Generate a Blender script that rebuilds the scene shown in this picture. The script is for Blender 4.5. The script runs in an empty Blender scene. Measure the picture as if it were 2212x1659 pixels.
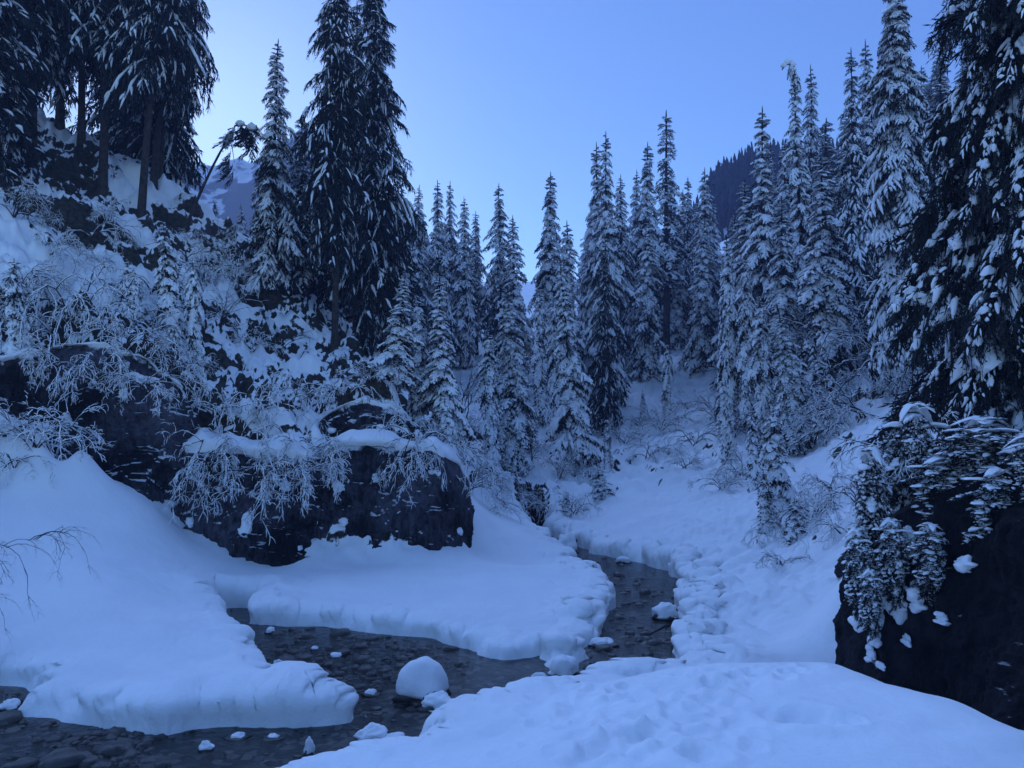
import bpy, math, random
import numpy as np

# ------------------------------------------------------------------ camera, sky, sun, exposure
SC = bpy.context.scene
F, CX, CY = 1659.0, 1106.0, 829.5          # focal length and centre in 2212 x 1659 photo units
HOR = 958.0
TH = math.atan((HOR - CY) / F)
cam_d = bpy.data.cameras.new('camera')
cam = bpy.data.objects.new('camera', cam_d)
SC.collection.objects.link(cam)
cam_d.sensor_width = 36.0
cam_d.lens = 36.0 * F / 2212.0
cam_d.clip_end = 5000
cam.location = (0, 0, 0)
cam.rotation_euler = (math.pi / 2 + TH, 0, 0)
SC.camera = cam

SUN_AZ, SUN_EL = math.radians(-24), math.radians(23)
W = bpy.data.worlds.new('World')
SC.world = W
W.use_nodes = True
nt = W.node_tree
bg = nt.nodes['Background']
sky = nt.nodes.new('ShaderNodeTexSky')
sky.sky_type = 'NISHITA'
sky.sun_disc = False
sky.sun_elevation = SUN_EL
sky.sun_rotation = SUN_AZ
sky.altitude = 1300
sky.air_density = 1.0
sky.dust_density = 0.6
sky.ozone_density = 2.0
tint = nt.nodes.new('ShaderNodeMix')
tint.data_type = 'RGBA'
tint.blend_type = 'MULTIPLY'
tint.inputs[0].default_value = 1.0
tint.inputs[7].default_value = (0.55, 0.73, 0.95, 1)
nt.links.new(sky.outputs[0], tint.inputs[6])
nt.links.new(tint.outputs[2], bg.inputs[0])
bg.inputs[1].default_value = 0.15

sd = bpy.data.lights.new('sun', 'SUN')
sd.energy = 3.3
sd.angle = math.radians(100)
sd.color = (0.30, 0.49, 1.0)
so = bpy.data.objects.new('sun', sd)
SC.collection.objects.link(so)
so.rotation_euler = (math.pi / 2 - SUN_EL, 0, math.pi - SUN_AZ)   # broad glow of the sky where the hidden sun is

vs = SC.view_settings
vs.view_transform = 'Standard'
vs.look = 'None'
vs.gamma = 1.0
vs.exposure = 0.90
SC.cycles.max_bounces = 5
SC.cycles.diffuse_bounces = 3
SC.cycles.glossy_bounces = 2
SC.cycles.transmission_bounces = 2
SC.cycles.volume_bounces = 0
SC.cycles.use_adaptive_sampling = True
SC.cycles.use_denoising = True
SC.render.use_persistent_data = False

# ------------------------------------------------------------------ helpers
rng = np.random.default_rng(7)
random.seed(7)
CT, ST = math.cos(TH), math.sin(TH)

def up(px, py, Y):
    """photo point at world depth Y -> world point"""
    u = (px - CX) / F; v = (CY - py) / F
    d = np.array([u, CT - v * ST, ST + v * CT])
    return d * (Y / d[1])

def upz(px, py, z):
    u = (px - CX) / F; v = (CY - py) / F
    d = np.array([u, CT - v * ST, ST + v * CT])
    return d * (z / d[2])

def hash3(ix, iy, iz, seed):
    h = (ix.astype(np.uint32) * np.uint32(374761393) + iy.astype(np.uint32) * np.uint32(668265263)
         + iz.astype(np.uint32) * np.uint32(2147483647) + np.uint32((seed * 1274126177) & 0xffffffff))
    h = (h ^ (h >> np.uint32(13))) * np.uint32(1274126177)
    h = h ^ (h >> np.uint32(16))
    h = (h * np.uint32(2246822519)) ^ (h >> np.uint32(11))
    return (h & np.uint32(0xffffff)).astype(np.float64) / float(0xffffff)

def vnoise(x, y, z=None, seed=0):
    x = np.asarray(x, float); y = np.asarray(y, float)
    if z is None:
        ix = np.floor(x).astype(np.int64); iy = np.floor(y).astype(np.int64)
        fx = x - ix; fy = y - iy
        ux = fx * fx * fx * (fx * (fx * 6 - 15) + 10); uy = fy * fy * fy * (fy * (fy * 6 - 15) + 10)
        iz = np.zeros_like(ix)
        a = hash3(ix, iy, iz, seed); b = hash3(ix + 1, iy, iz, seed)
        c = hash3(ix, iy + 1, iz, seed); d = hash3(ix + 1, iy + 1, iz, seed)
        return ((a * (1 - ux) + b * ux) * (1 - uy) + (c * (1 - ux) + d * ux) * uy) * 2 - 1
    z = np.asarray(z, float)
    ix = np.floor(x).astype(np.int64); iy = np.floor(y).astype(np.int64); iz = np.floor(z).astype(np.int64)
    fx = x - ix; fy = y - iy; fz = z - iz
    ux = fx * fx * (3 - 2 * fx); uy = fy * fy * (3 - 2 * fy); uz = fz * fz * (3 - 2 * fz)
    r = 0
    for dx in (0, 1):
        for dy in (0, 1):
            for dz in (0, 1):
                r = r + hash3(ix + dx, iy + dy, iz + dz, seed) * (ux if dx else 1 - ux) * (uy if dy else 1 - uy) * (uz if dz else 1 - uz)
    return r * 2 - 1

def fbm(x, y, z=None, seed=0, oct=4, gain=0.5):
    r = 0; a = 1.0; f = 1.0; t = 0
    for k in range(oct):
        r = r + a * vnoise(x * f + 17.3 * k, y * f - 9.1 * k, None if z is None else z * f + 5.7 * k, seed + k)
        t += a; a *= gain; f *= 2.03
    return r / t

def sstep(a, b, x):
    t = np.clip((x - a) / (b - a), 0, 1)
    return t * t * (3 - 2 * t)

class Geo:
    """arrays of vertices, quads and triangles that become one mesh"""
    def __init__(s): s.v = []; s.q = []; s.t = []; s.n = 0
    def add(s, v, q=None, t=None):
        v = np.asarray(v, float).reshape(-1, 3)
        if q is not None and len(q): s.q.append(np.asarray(q, np.int64).reshape(-1, 4) + s.n)
        if t is not None and len(t): s.t.append(np.asarray(t, np.int64).reshape(-1, 3) + s.n)
        s.v.append(v); s.n += len(v)
    def pack(s):
        V = np.concatenate(s.v) if s.v else np.zeros((0, 3))
        Q = np.concatenate(s.q) if s.q else np.zeros((0, 4), np.int64)
        T = np.concatenate(s.t) if s.t else np.zeros((0, 3), np.int64)
        return V, Q, T
    def mesh(s, name, mat, smooth=True):
        V, Q, T = s.pack()
        return make_mesh(name, V, Q, T, mat, smooth)

def make_mesh(name, V, Q, T, mat, smooth=True):
    me = bpy.data.meshes.new(name)
    me.vertices.add(len(V)); me.vertices.foreach_set('co', V.astype(np.float32).ravel())
    nl = len(Q) * 4 + len(T) * 3
    me.loops.add(nl); me.polygons.add(len(Q) + len(T))
    me.loops.foreach_set('vertex_index', np.concatenate([Q.ravel(), T.ravel()]).astype(np.int32))
    st = np.concatenate([np.arange(len(Q)) * 4, len(Q) * 4 + np.arange(len(T)) * 3]).astype(np.int32)
    me.polygons.foreach_set('loop_start', st)
    me.polygons.foreach_set('use_smooth', np.full(len(Q) + len(T), smooth, dtype=bool))
    me.materials.append(mat)
    me.update(calc_edges=True)
    me.validate()
    return me

def link(name, me, parent=None, loc=None):
    o = bpy.data.objects.new(name, me)
    SC.collection.objects.link(o)
    if parent is not None: o.parent = parent
    if loc is not None: o.location = loc
    return o

def tag(o, label=None, cat=None, group=None, kind=None):
    if label: o['label'] = label
    if cat: o['category'] = cat
    if group: o['group'] = group
    if kind: o['kind'] = kind
    return o

def thing(name, label, cat, loc=(0, 0, 0), group=None):
    o = bpy.data.objects.new(name, None)
    SC.collection.objects.link(o)
    o.location = loc
    o.empty_display_size = 0.2
    return tag(o, label, cat, group)

def frame_of(P):
    """tangents and two side vectors along a polyline"""
    T = np.gradient(P, axis=0)
    T /= np.linalg.norm(T, axis=1)[:, None] + 1e-9
    ref = np.array([0, 0, 1.0])
    S = np.cross(T, ref); n = np.linalg.norm(S, axis=1)
    S[n < 0.05] = (1, 0, 0); S /= np.linalg.norm(S, axis=1)[:, None]
    U = np.cross(S, T)
    return T, S, U

def tube(g, P, R, sides=5, flat=1.0, lift=0.0, jag=0.0, r=None):
    P = np.asarray(P, float); R = np.asarray(R, float)
    T, S, U = frame_of(P)
    a = np.arange(sides) * 2 * math.pi / sides
    n = len(P)
    rr = R[:, None] * np.ones((1, sides))
    if jag and r is not None: rr = rr * (1 + jag * r.uniform(-1, 1, (n, sides)))
    V = (P + lift * R[:, None] * np.array([0, 0, 1.0]))[:, None, :] + (np.cos(a)[None, :, None] * S[:, None, :] * rr[:, :, None]
        + np.sin(a)[None, :, None] * U[:, None, :] * rr[:, :, None] * flat)
    i = np.arange(n - 1)[:, None] * sides; j = np.arange(sides)[None, :]; k = (j + 1) % sides
    Q = np.stack([i + j, i + k, i + sides + k, i + sides + j], -1).reshape(-1, 4)
    g.add(V.reshape(-1, 3), Q)

# ------------------------------------------------------------------ materials
def mat(name, col, rough=0.8, spec=0.3):
    m = bpy.data.materials.new(name); m.use_nodes = True
    b = m.node_tree.nodes['Principled BSDF']
    b.inputs['Base Color'].default_value = (*col, 1)
    b.inputs['Roughness'].default_value = rough
    b.inputs['Specular IOR Level'].default_value = spec
    return m

def noise_col(m, c1, c2, scale=3.0, detail=6, lo=0.35, hi=0.65, bump=0.0, bscale=20.0, bdist=0.02):
    t = m.node_tree; b = t.nodes['Principled BSDF']
    tc = t.nodes.new('ShaderNodeTexCoord')
    n = t.nodes.new('ShaderNodeTexNoise'); n.inputs['Scale'].default_value = scale; n.inputs['Detail'].default_value = detail
    r = t.nodes.new('ShaderNodeValToRGB')
    r.color_ramp.elements[0].position = lo; r.color_ramp.elements[0].color = (*c1, 1)
    r.color_ramp.elements[1].position = hi; r.color_ramp.elements[1].color = (*c2, 1)
    t.links.new(tc.outputs['Object'], n.inputs['Vector'])
    t.links.new(n.outputs['Fac'], r.inputs['Fac'])
    t.links.new(r.outputs['Color'], b.inputs['Base Color'])
    if bump:
        n2 = t.nodes.new('ShaderNodeTexNoise'); n2.inputs['Scale'].default_value = bscale; n2.inputs['Detail'].default_value = 5
        t.links.new(tc.outputs['Object'], n2.inputs['Vector'])
        bp = t.nodes.new('ShaderNodeBump'); bp.inputs['Strength'].default_value = bump; bp.inputs['Distance'].default_value = bdist
        t.links.new(n2.outputs['Fac'], bp.inputs['Height'])
        t.links.new(bp.outputs['Normal'], b.inputs['Normal'])
    return m

M_SNOW = noise_col(mat('tree_snow', (0.84, 0.85, 0.87), 0.85, 0.2), (0.80, 0.81, 0.84), (0.87, 0.88, 0.90), 2.0, bump=0.35, bscale=14, bdist=0.03)
M_NEEDLE = noise_col(mat('spruce_needles', (0.02, 0.03, 0.02), 0.8, 0.15), (0.010, 0.013, 0.015), (0.028, 0.033, 0.036), 1.5)  # needle colour cooled so it carries the blue cast of shadows
M_BARK = noise_col(mat('bark', (0.05, 0.04, 0.035), 0.9, 0.1), (0.03, 0.024, 0.02), (0.075, 0.062, 0.055), 6.0, bump=0.6, bscale=25, bdist=0.03)
M_TWIG = noise_col(mat('twig_bark', (0.04, 0.033, 0.03), 0.9, 0.1), (0.03, 0.024, 0.022), (0.06, 0.05, 0.045), 5.0)

def rock_material(name, c1, c2, lo=0.50, hi=0.72):
    m = mat(name, c1, 0.85, 0.2)
    t = m.node_tree; b = t.nodes['Principled BSDF']
    tc = t.nodes.new('ShaderNodeTexCoord')
    def noise(sc, det, ro, vec=None):
        n = t.nodes.new('ShaderNodeTexNoise'); n.inputs['Scale'].default_value = sc; n.inputs['Detail'].default_value = det; n.inputs['Roughness'].default_value = ro
        t.links.new(vec or tc.outputs['Object'], n.inputs['Vector']); return n
    mp = t.nodes.new('ShaderNodeMapping'); mp.inputs['Scale'].default_value = (1, 1, 0.4); t.links.new(tc.outputs['Object'], mp.inputs[0])
    a = noise(0.9, 5, 0.5); c_ = noise(9, 12, 0.72, mp.outputs[0])
    mu = t.nodes.new('ShaderNodeMath'); mu.operation = 'MULTIPLY'; t.links.new(a.outputs['Fac'], mu.inputs[0]); t.links.new(c_.outputs['Fac'], mu.inputs[1])
    r = t.nodes.new('ShaderNodeValToRGB')
    r.color_ramp.elements[0].position = 0.18; r.color_ramp.elements[0].color = (*c1, 1)
    r.color_ramp.elements[1].position = 0.36; r.color_ramp.elements[1].color = (*c2, 1)
    t.links.new(mu.outputs[0], r.inputs['Fac'])
    ge = t.nodes.new('ShaderNodeNewGeometry'); sp = t.nodes.new('ShaderNodeSeparateXYZ'); t.links.new(ge.outputs['Normal'], sp.inputs[0])
    d = noise(2.2, 8, 0.6)
    ad = t.nodes.new('ShaderNodeMath'); ad.operation = 'MULTIPLY_ADD'; ad.inputs[1].default_value = 1.6; t.links.new(d.outputs['Fac'], ad.inputs[0]); t.links.new(sp.outputs[2], ad.inputs[2])
    st = t.nodes.new('ShaderNodeMapRange'); st.inputs[1].default_value = lo + 1.10; st.inputs[2].default_value = hi + 1.10
    t.links.new(ad.outputs[0], st.inputs[0])
    mx = t.nodes.new('ShaderNodeMix'); mx.data_type = 'RGBA'; mx.inputs[7].default_value = (0.84, 0.85, 0.87, 1)
    t.links.new(st.outputs[0], mx.inputs[0]); t.links.new(r.outputs['Color'], mx.inputs[6]); t.links.new(mx.outputs[2], b.inputs['Base Color'])
    e = noise(3.2, 14, 0.68)
    bp = t.nodes.new('ShaderNodeBump'); bp.inputs['Strength'].default_value = 1.0; bp.inputs['Distance'].default_value = 0.22
    t.links.new(e.outputs['Fac'], bp.inputs['Height']); t.links.new(bp.outputs['Normal'], b.inputs['Normal'])
    return m
M_ROCK = rock_material('dark_rock', (0.009, 0.009, 0.012), (0.115, 0.105, 0.135), 0.46, 0.62)  # violet in the rock colour stands in for the tint of shadows
M_ROCKD = rock_material('black_rock', (0.004, 0.004, 0.006), (0.030, 0.027, 0.034), 0.64, 0.80)  # black rock, with the same shadow violet mixed into its colour

def snow_ground_material():
    m = mat('snow_ground', (0.86, 0.87, 0.88), 0.8, 0.2)
    t = m.node_tree; b = t.nodes['Principled BSDF']
    at = t.nodes.new('ShaderNodeAttribute'); at.attribute_name = 'rocky'
    tc = t.nodes.new('ShaderNodeTexCoord')
    n = t.nodes.new('ShaderNodeTexNoise'); n.inputs['Scale'].default_value = 3.5; n.inputs['Detail'].default_value = 8
    ad = t.nodes.new('ShaderNodeMath'); ad.operation = 'ADD'
    mr = t.nodes.new('ShaderNodeMapRange'); mr.inputs[1].default_value = 0.3; mr.inputs[2].default_value = 0.7; mr.inputs[3].default_value = -0.35; mr.inputs[4].default_value = 0.35
    st = t.nodes.new('ShaderNodeMapRange'); st.interpolation_type = 'SMOOTHSTEP'; st.inputs[1].default_value = 0.45; st.inputs[2].default_value = 0.6
    t.links.new(tc.outputs['Object'], n.inputs['Vector']); t.links.new(n.outputs['Fac'], mr.inputs[0])
    t.links.new(mr.outputs[0], ad.inputs[0]); t.links.new(at.outputs['Fac'], ad.inputs[1])
    t.links.new(ad.outputs[0], st.inputs[0])
    n3 = t.nodes.new('ShaderNodeTexNoise'); n3.inputs['Scale'].default_value = 1.1; n3.inputs['Detail'].default_value = 5
    t.links.new(tc.outputs['Object'], n3.inputs['Vector'])
    rs = t.nodes.new('ShaderNodeValToRGB')
    rs.color_ramp.elements[0].position = 0.35; rs.color_ramp.elements[0].color = (0.83, 0.84, 0.86, 1)
    rs.color_ramp.elements[1].position = 0.65; rs.color_ramp.elements[1].color = (0.89, 0.90, 0.91, 1)
    t.links.new(n3.outputs['Fac'], rs.inputs['Fac'])
    n4 = t.nodes.new('ShaderNodeTexNoise'); n4.inputs['Scale'].default_value = 8; n4.inputs['Detail'].default_value = 6
    t.links.new(tc.outputs['Object'], n4.inputs['Vector'])
    rd = t.nodes.new('ShaderNodeValToRGB')
    rd.color_ramp.elements[0].position = 0.35; rd.color_ramp.elements[0].color = (0.014, 0.012, 0.009, 1)
    rd.color_ramp.elements[1].position = 0.7; rd.color_ramp.elements[1].color = (0.06, 0.052, 0.042, 1)
    t.links.new(n4.outputs['Fac'], rd.inputs['Fac'])
    mx = t.nodes.new('ShaderNodeMix'); mx.data_type = 'RGBA'
    t.links.new(st.outputs[0], mx.inputs[0]); t.links.new(rs.outputs['Color'], mx.inputs[6]); t.links.new(rd.outputs['Color'], mx.inputs[7])
    t.links.new(mx.outputs[2], b.inputs['Base Color'])
    n2 = t.nodes.new('ShaderNodeTexNoise'); n2.inputs['Scale'].default_value = 5; n2.inputs['Detail'].default_value = 9; n2.inputs['Roughness'].default_value = 0.6
    t.links.new(tc.outputs['Object'], n2.inputs['Vector'])
    bp = t.nodes.new('ShaderNodeBump'); bp.inputs['Strength'].default_value = 0.5; bp.inputs['Distance'].default_value = 0.05
    n5 = t.nodes.new('ShaderNodeTexNoise'); n5.inputs['Scale'].default_value = 45; n5.inputs['Detail'].default_value = 5; n5.inputs['Roughness'].default_value = 0.7
    t.links.new(tc.outputs['Object'], n5.inputs['Vector'])
    b2 = t.nodes.new('ShaderNodeBump'); b2.inputs['Strength'].default_value = 0.45; b2.inputs['Distance'].default_value = 0.008
    t.links.new(n5.outputs['Fac'], b2.inputs['Height']); t.links.new(bp.outputs['Normal'], b2.inputs['Normal'])
    t.links.new(n2.outputs['Fac'], bp.inputs['Height']); t.links.new(b2.outputs['Normal'], b.inputs['Normal'])
    return m
M_GROUND = snow_ground_material()

def water_material():
    m = mat('stream_water', (0.02, 0.02, 0.018), 0.08, 0.2)
    t = m.node_tree; b = t.nodes['Principled BSDF']
    tc = t.nodes.new('ShaderNodeTexCoord')
    w0 = t.nodes.new('ShaderNodeTexNoise'); w0.inputs['Scale'].default_value = 6; w0.inputs['Detail'].default_value = 3
    t.links.new(tc.outputs['Object'], w0.inputs['Vector'])
    vm = t.nodes.new('ShaderNodeVectorMath'); vm.operation = 'SCALE'; vm.inputs['Scale'].default_value = 0.12
    t.links.new(w0.outputs['Color'], vm.inputs[0])
    va = t.nodes.new('ShaderNodeVectorMath'); t.links.new(tc.outputs['Object'], va.inputs[0]); t.links.new(vm.outputs[0], va.inputs[1])
    v = t.nodes.new('ShaderNodeTexVoronoi'); v.inputs['Scale'].default_value = 11.0
    w = t.nodes.new('ShaderNodeTexNoise'); w.inputs['Scale'].default_value = 2.2; w.inputs['Detail'].default_value = 9; w.inputs['Roughness'].default_value = 0.7
    t.links.new(va.outputs[0], v.inputs['Vector']); t.links.new(tc.outputs['Object'], w.inputs['Vector'])
    mu = t.nodes.new('ShaderNodeMath'); mu.operation = 'MULTIPLY'
    sx = t.nodes.new('ShaderNodeSeparateColor'); t.links.new(v.outputs['Color'], sx.inputs[0])
    pw = t.nodes.new('ShaderNodeMath'); pw.operation = 'POWER'; pw.inputs[1].default_value = 3.0; t.links.new(sx.outputs[0], pw.inputs[0])
    t.links.new(pw.outputs[0], mu.inputs[0]); t.links.new(w.outputs['Fac'], mu.inputs[1])
    r = t.nodes.new('ShaderNodeValToRGB')
    r.color_ramp.elements[0].position = 0.02; r.color_ramp.elements[0].color = (0.003, 0.003, 0.003, 1)
    r.color_ramp.elements[1].position = 0.65; r.color_ramp.elements[1].color = (0.11, 0.095, 0.09, 1)
    t.links.new(mu.outputs[0], r.inputs['Fac']); t.links.new(r.outputs['Color'], b.inputs['Base Color'])
    n = t.nodes.new('ShaderNodeTexNoise'); n.inputs['Scale'].default_value = 9; n.inputs['Detail'].default_value = 6; n.inputs['Roughness'].default_value = 0.65
    t.links.new(tc.outputs['Object'], n.inputs['Vector'])
    bp = t.nodes.new('ShaderNodeBump'); bp.inputs['Strength'].default_value = 0.55; bp.inputs['Distance'].default_value = 0.035
    t.links.new(n.outputs['Fac'], bp.inputs['Height']); t.links.new(bp.outputs['Normal'], b.inputs['Normal'])
    return m
M_WATER = water_material()

# ------------------------------------------------------------------ terrain heights
WZ = -2.80
def w_(px, py, z=WZ): return upz(px, py, z)[:2]

STREAM = [w_(470, 1318), w_(545, 1314), w_(532, 1350), w_(600, 1354), w_(700, 1356), w_(800, 1370), w_(900, 1380), w_(985, 1398),
          w_(1050, 1424), w_(1110, 1432), w_(1160, 1424), w_(1190, 1444), w_(1245, 1446), w_(1288, 1428),
          w_(1262, 1385, -2.7), w_(1300, 1350, -2.7), w_(1310, 1300, -2.7), w_(1332, 1262, -2.6), w_(1300, 1243, -2.6), w_(1255, 1222, -2.6),
          w_(1222, 1200, -2.6), w_(1195, 1182, -2.65), w_(1150, 1150, -2.7), w_(1120, 1135), w_(1150, 1132), w_(1195, 1160), w_(1235, 1178), w_(1285, 1196), w_(1365, 1215),
          w_(1440, 1235), w_(1468, 1262), w_(1474, 1300), w_(1462, 1350), w_(1452, 1385),
          (2.15, 9.6), (1.7, 8.9), (1.0, 8.3), (0.3, 7.4), (-0.3, 6.8), (-0.62, 6.4), (-0.68, 6.0), (-0.70, 5.75), (-0.95, 5.65),
          (-1.35, 5.6), (-1.8, 5.2), (-2.3, 4.5), (-3.0, 3.8), (-4.5, 3.6), (-7.0, 4.0), (-10.0, 5.0), (-11.5, 7.0), (-9.0, 8.4),
          w_(-60, 1486), w_(0, 1490), w_(62, 1504), w_(15, 1552), w_(120, 1562), w_(230, 1575), w_(362, 1592), w_(420, 1580), w_(520, 1578), w_(620, 1577),
          w_(750, 1562), w_(798, 1528), w_(790, 1495, -2.5), (-2.05, 8.75), (-2.45, 8.95), w_(600, 1442, -2.5), w_(578, 1390, -2.5), w_(540, 1355, -2.55), w_(500, 1335, -2.6)]
STREAM = np.array([list(p) for p in STREAM], float)

def poly_sd(x, y, P):
    """signed distance to closed polygon, positive outside"""
    d2 = np.full(x.shape, 1e9); inside = np.zeros(x.shape, bool)
    n = len(P)
    for i in range(n):
        a = P[i]; b = P[(i + 1) % n]
        ex, ey = b - a
        wx = x - a[0]; wy = y - a[1]
        t = np.clip((wx * ex + wy * ey) / (ex * ex + ey * ey + 1e-12), 0, 1)
        d2 = np.minimum(d2, (wx - ex * t) ** 2 + (wy - ey * t) ** 2)
        c = ((a[1] > y) != (b[1] > y)) & (x < (b[0] - a[0]) * (y - a[1]) / (b[1] - a[1] + 1e-12) + a[0])
        inside ^= c
    d = np.sqrt(d2)
    return np.where(inside, -d, d)

# rock faces: stations (px, py_bottom, py_top, depth_bottom, depth_top)
ROCKS = {
 'cliff':   [(-260, 900, 740, 13.6, 14.2), (-120, 920, 760, 14.2, 14.8), (0, 950, 800, 14.8, 15.3), (100, 990, 778, 15.0, 15.6), (200, 1040, 770, 15.0, 15.8), (300, 1052, 800, 15.1, 16.0), (360, 1050, 850, 15.4, 16.3), (395, 1030, 890, 16.0, 16.8)],
 'boulder': [(362, 1075, 1010, 15.6, 15.9), (385, 1130, 1000, 15.3, 15.8), (440, 1165, 985, 15.1, 15.8), (520, 1195, 995, 15.0, 15.8), (600, 1225, 1010, 14.9, 15.8), (660, 1210, 1020, 15.1, 15.9), (705, 1175, 1010, 15.6, 16.1)],
 'block':   [(690, 1180, 1000, 15.8, 16.2), (760, 1200, 985, 15.5, 16.2), (850, 1205, 990, 15.4, 16.3), (930, 1200, 990, 15.5, 16.5), (975, 1190, 1020, 16.0, 17.0), (996, 1175, 1060, 17.2, 18.0)],
 'upper':   [(700, 965, 935, 17.6, 17.9), (740, 975, 905, 17.4, 17.9), (790, 975, 885, 17.4, 18.0), (840, 972, 900, 17.6, 18.2), (890, 965, 935, 18.2, 18.6)],
}
CP = []
def c(px, py, Y): CP.append(up(px, py, Y))
for k, st in ROCKS.items():
    for (px, pb, pt, yb, yt) in st:
        b = up(px, pb, yb); t = up(px, pt, yt)
        if k == 'upper':
            CP.append(up(px, pb - 8, yb + 0.05)); CP.append(up(px, pt - 6, yt + 0.35)); continue
        CP.append(b + (0, 0.05, 0.10)); CP.append(t + (0, 0.45, -0.02))
# near bank under the camera
for p in [(0, -4, -1.5), (4, -4, -1.4), (-5, -4, -1.6), (0, 0, -1.62), (2.5, 0.5, -1.62), (-2, 1, -1.85), (0.8, 3, -1.66), (2.4, 3, -1.62), (-0.6, 3.5, -1.85), (-1.0, 4.8, -2.05),
          (0.3, 4.6, -1.72), (1.6, 4.8, -1.66), (1.0, 5.9, -1.78), (1.6, 6.3, -1.74), (2.2, 6.0, -1.70), (2.5, 6.1, -1.72), (-0.25, 5.6, -1.98), (0.2, 6.1, -1.90),
          (0.6, 7.2, -2.2), (1.5, 7.8, -2.3), (2.6, 7.8, -2.35), (3.0, 5.2, -1.73), (3.2, 4.6, -1.74), (3.6, 3.4, -1.7), (3.4, 6.2, -2.2), (3.6, 7.6, -2.4), (2.9, 9.2, -2.42), (3.0, 4.95, -1.72),
          (-4, 2, -2.3), (-7, 2.5, -2.2), (-12, 3, -1.6), (-14, 8, 0.5), (-9.5, 10, -1.0)]: CP.append(np.array(p, float))
def ground_pts():
    # left snow slope and shelf
    for a in [(0, 1470, 8.9), (200, 1480, 8.4), (400, 1475, 8.15), (600, 1470, 8.0), (720, 1468, 7.95), (150, 1440, 8.9), (500, 1432, 8.9), (0, 1380, 9.6), (250, 1350, 10.1), (450, 1370, 10.2),
              (540, 1400, 9.6), (0, 1250, 10.8), (200, 1230, 11.6), (400, 1290, 12.0), (0, 1150, 12.0), (200, 1120, 13.2), (350, 1180, 13.6), (450, 1240, 13.6), (0, 1040, 13.4), (120, 1060, 13.9), (-150, 1000, 12.6), (-150, 1250, 9.8),
              (330, 1100, 14.4), (560, 1240, 14.0), (-250, 1400, 8.2), (0, 890, 13.5), (-150, 880, 13.0), (90, 912, 13.7), (165, 955, 14.0), (215, 1012, 14.3)]: c(*a)
    # gravel bar under deep snow
    for a in [(560, 1310, 12.3), (560, 1345, 11.6), (700, 1330, 12.0), (850, 1345, 11.5), (1000, 1370, 10.9), (1120, 1400, 10.2), (1230, 1400, 10.15), (700, 1260, 13.4), (900, 1270, 13.0), (1100, 1300, 12.2), (1250, 1320, 11.8),
              (1290, 1260, 13.6), (1200, 1220, 14.9), (1050, 1230, 14.2), (850, 1225, 14.4), (1100, 1160, 18.0), (1020, 1130, 18.6), (1060, 1115, 20.0), (1150, 1165, 18.2), (1000, 1190, 16.0)]: c(*a)
    # flats right of the stream
    for a in [(1500, 1250, 14.2), (1500, 1330, 11.9), (1480, 1370, 10.9), (1600, 1380, 10.2), (1700, 1380, 10.0), (1600, 1290, 12.6), (1700, 1300, 12.0), (1760, 1320, 11.2), (1600, 1220, 15.6), (1400, 1190, 18.4),
              (1300, 1170, 20.0), (1250, 1150, 22.0), (1500, 1150, 18.4), (1350, 1110, 22.6), (1700, 1200, 15.2), (1790, 1220, 13.2), (1820, 1260, 11.5)]: c(*a)
    # right snow slope
    for a in [(1500, 1050, 25), (1600, 1080, 21.5), (1700, 1120, 17.5), (1760, 1060, 18.5), (1840, 1120, 14.6), (1840, 1000, 19), (1900, 900, 23), (1700, 1010, 23), (1600, 1000, 27), (1520, 960, 31),
              (1960, 870, 22), (2080, 960, 15), (2000, 1060, 13), (2212, 900, 14), (2400, 800, 13), (1900, 780, 30), (2000, 650, 34), (2300, 500, 32), (2600, 400, 30), (1740, 850, 34), (1640, 860, 36), (1800, 700, 42), (2000, 500, 48)]: c(*a)
    # centre
    for a in [(1000, 1060, 24), (1080, 1090, 24.5), (1180, 1110, 24.5), (1100, 1030, 28), (1200, 1010, 30.5), (1260, 990, 32), (1300, 1040, 28), (1400, 1000, 31), (1050, 960, 31), (1300, 930, 37), (1400, 900, 39), (1500, 880, 42),
              (1010, 860, 42), (1010, 770, 52), (1200, 860, 42), (1400, 800, 47), (1500, 740, 56), (1340, 780, 50), (1600, 780, 48), (1500, 690, 64), (1100, 700, 66), (1200, 690, 66), (900, 700, 62), (1130, 610, 105), (1000, 610, 95),
              (1300, 620, 90), (1500, 600, 95), (1700, 560, 80), (1650, 480, 120), (1500, 560, 130), (1900, 450, 100), (2200, 300, 100), (2600, 200, 100)]: c(*a)
    # left slope
    for a in [(920, 1000, 19.5), (930, 900, 24), (880, 840, 27), (700, 985, 17.2), (600, 960, 17.5), (480, 920, 18.0), (520, 850, 19.8), (640, 880, 19.5), (700, 820, 23.4), (600, 790, 23), (480, 780, 21), (760, 800, 25.5), (840, 810, 29),
              (560, 700, 25.5), (640, 700, 26.5), (450, 680, 23), (350, 700, 21), (360, 820, 18.2), (250, 720, 18.6), (150, 700, 17.6), (0, 720, 16.6), (-200, 650, 15.6), (100, 600, 19.5), (0, 520, 19.5), (250, 600, 21.5), (400, 580, 25),
              (520, 600, 27.5), (600, 620, 29), (700, 700, 30), (300, 500, 25.5), (180, 450, 25), (60, 400, 23.5), (0, 300, 25), (-200, 250, 23), (200, 330, 28.5), (380, 440, 29.5), (480, 500, 30), (560, 548, 30.5), (640, 625, 31), (820, 790, 32),
              (-500, 300, 18), (-500, 700, 13), (-400, 950, 11)]: c(*a)
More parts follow.
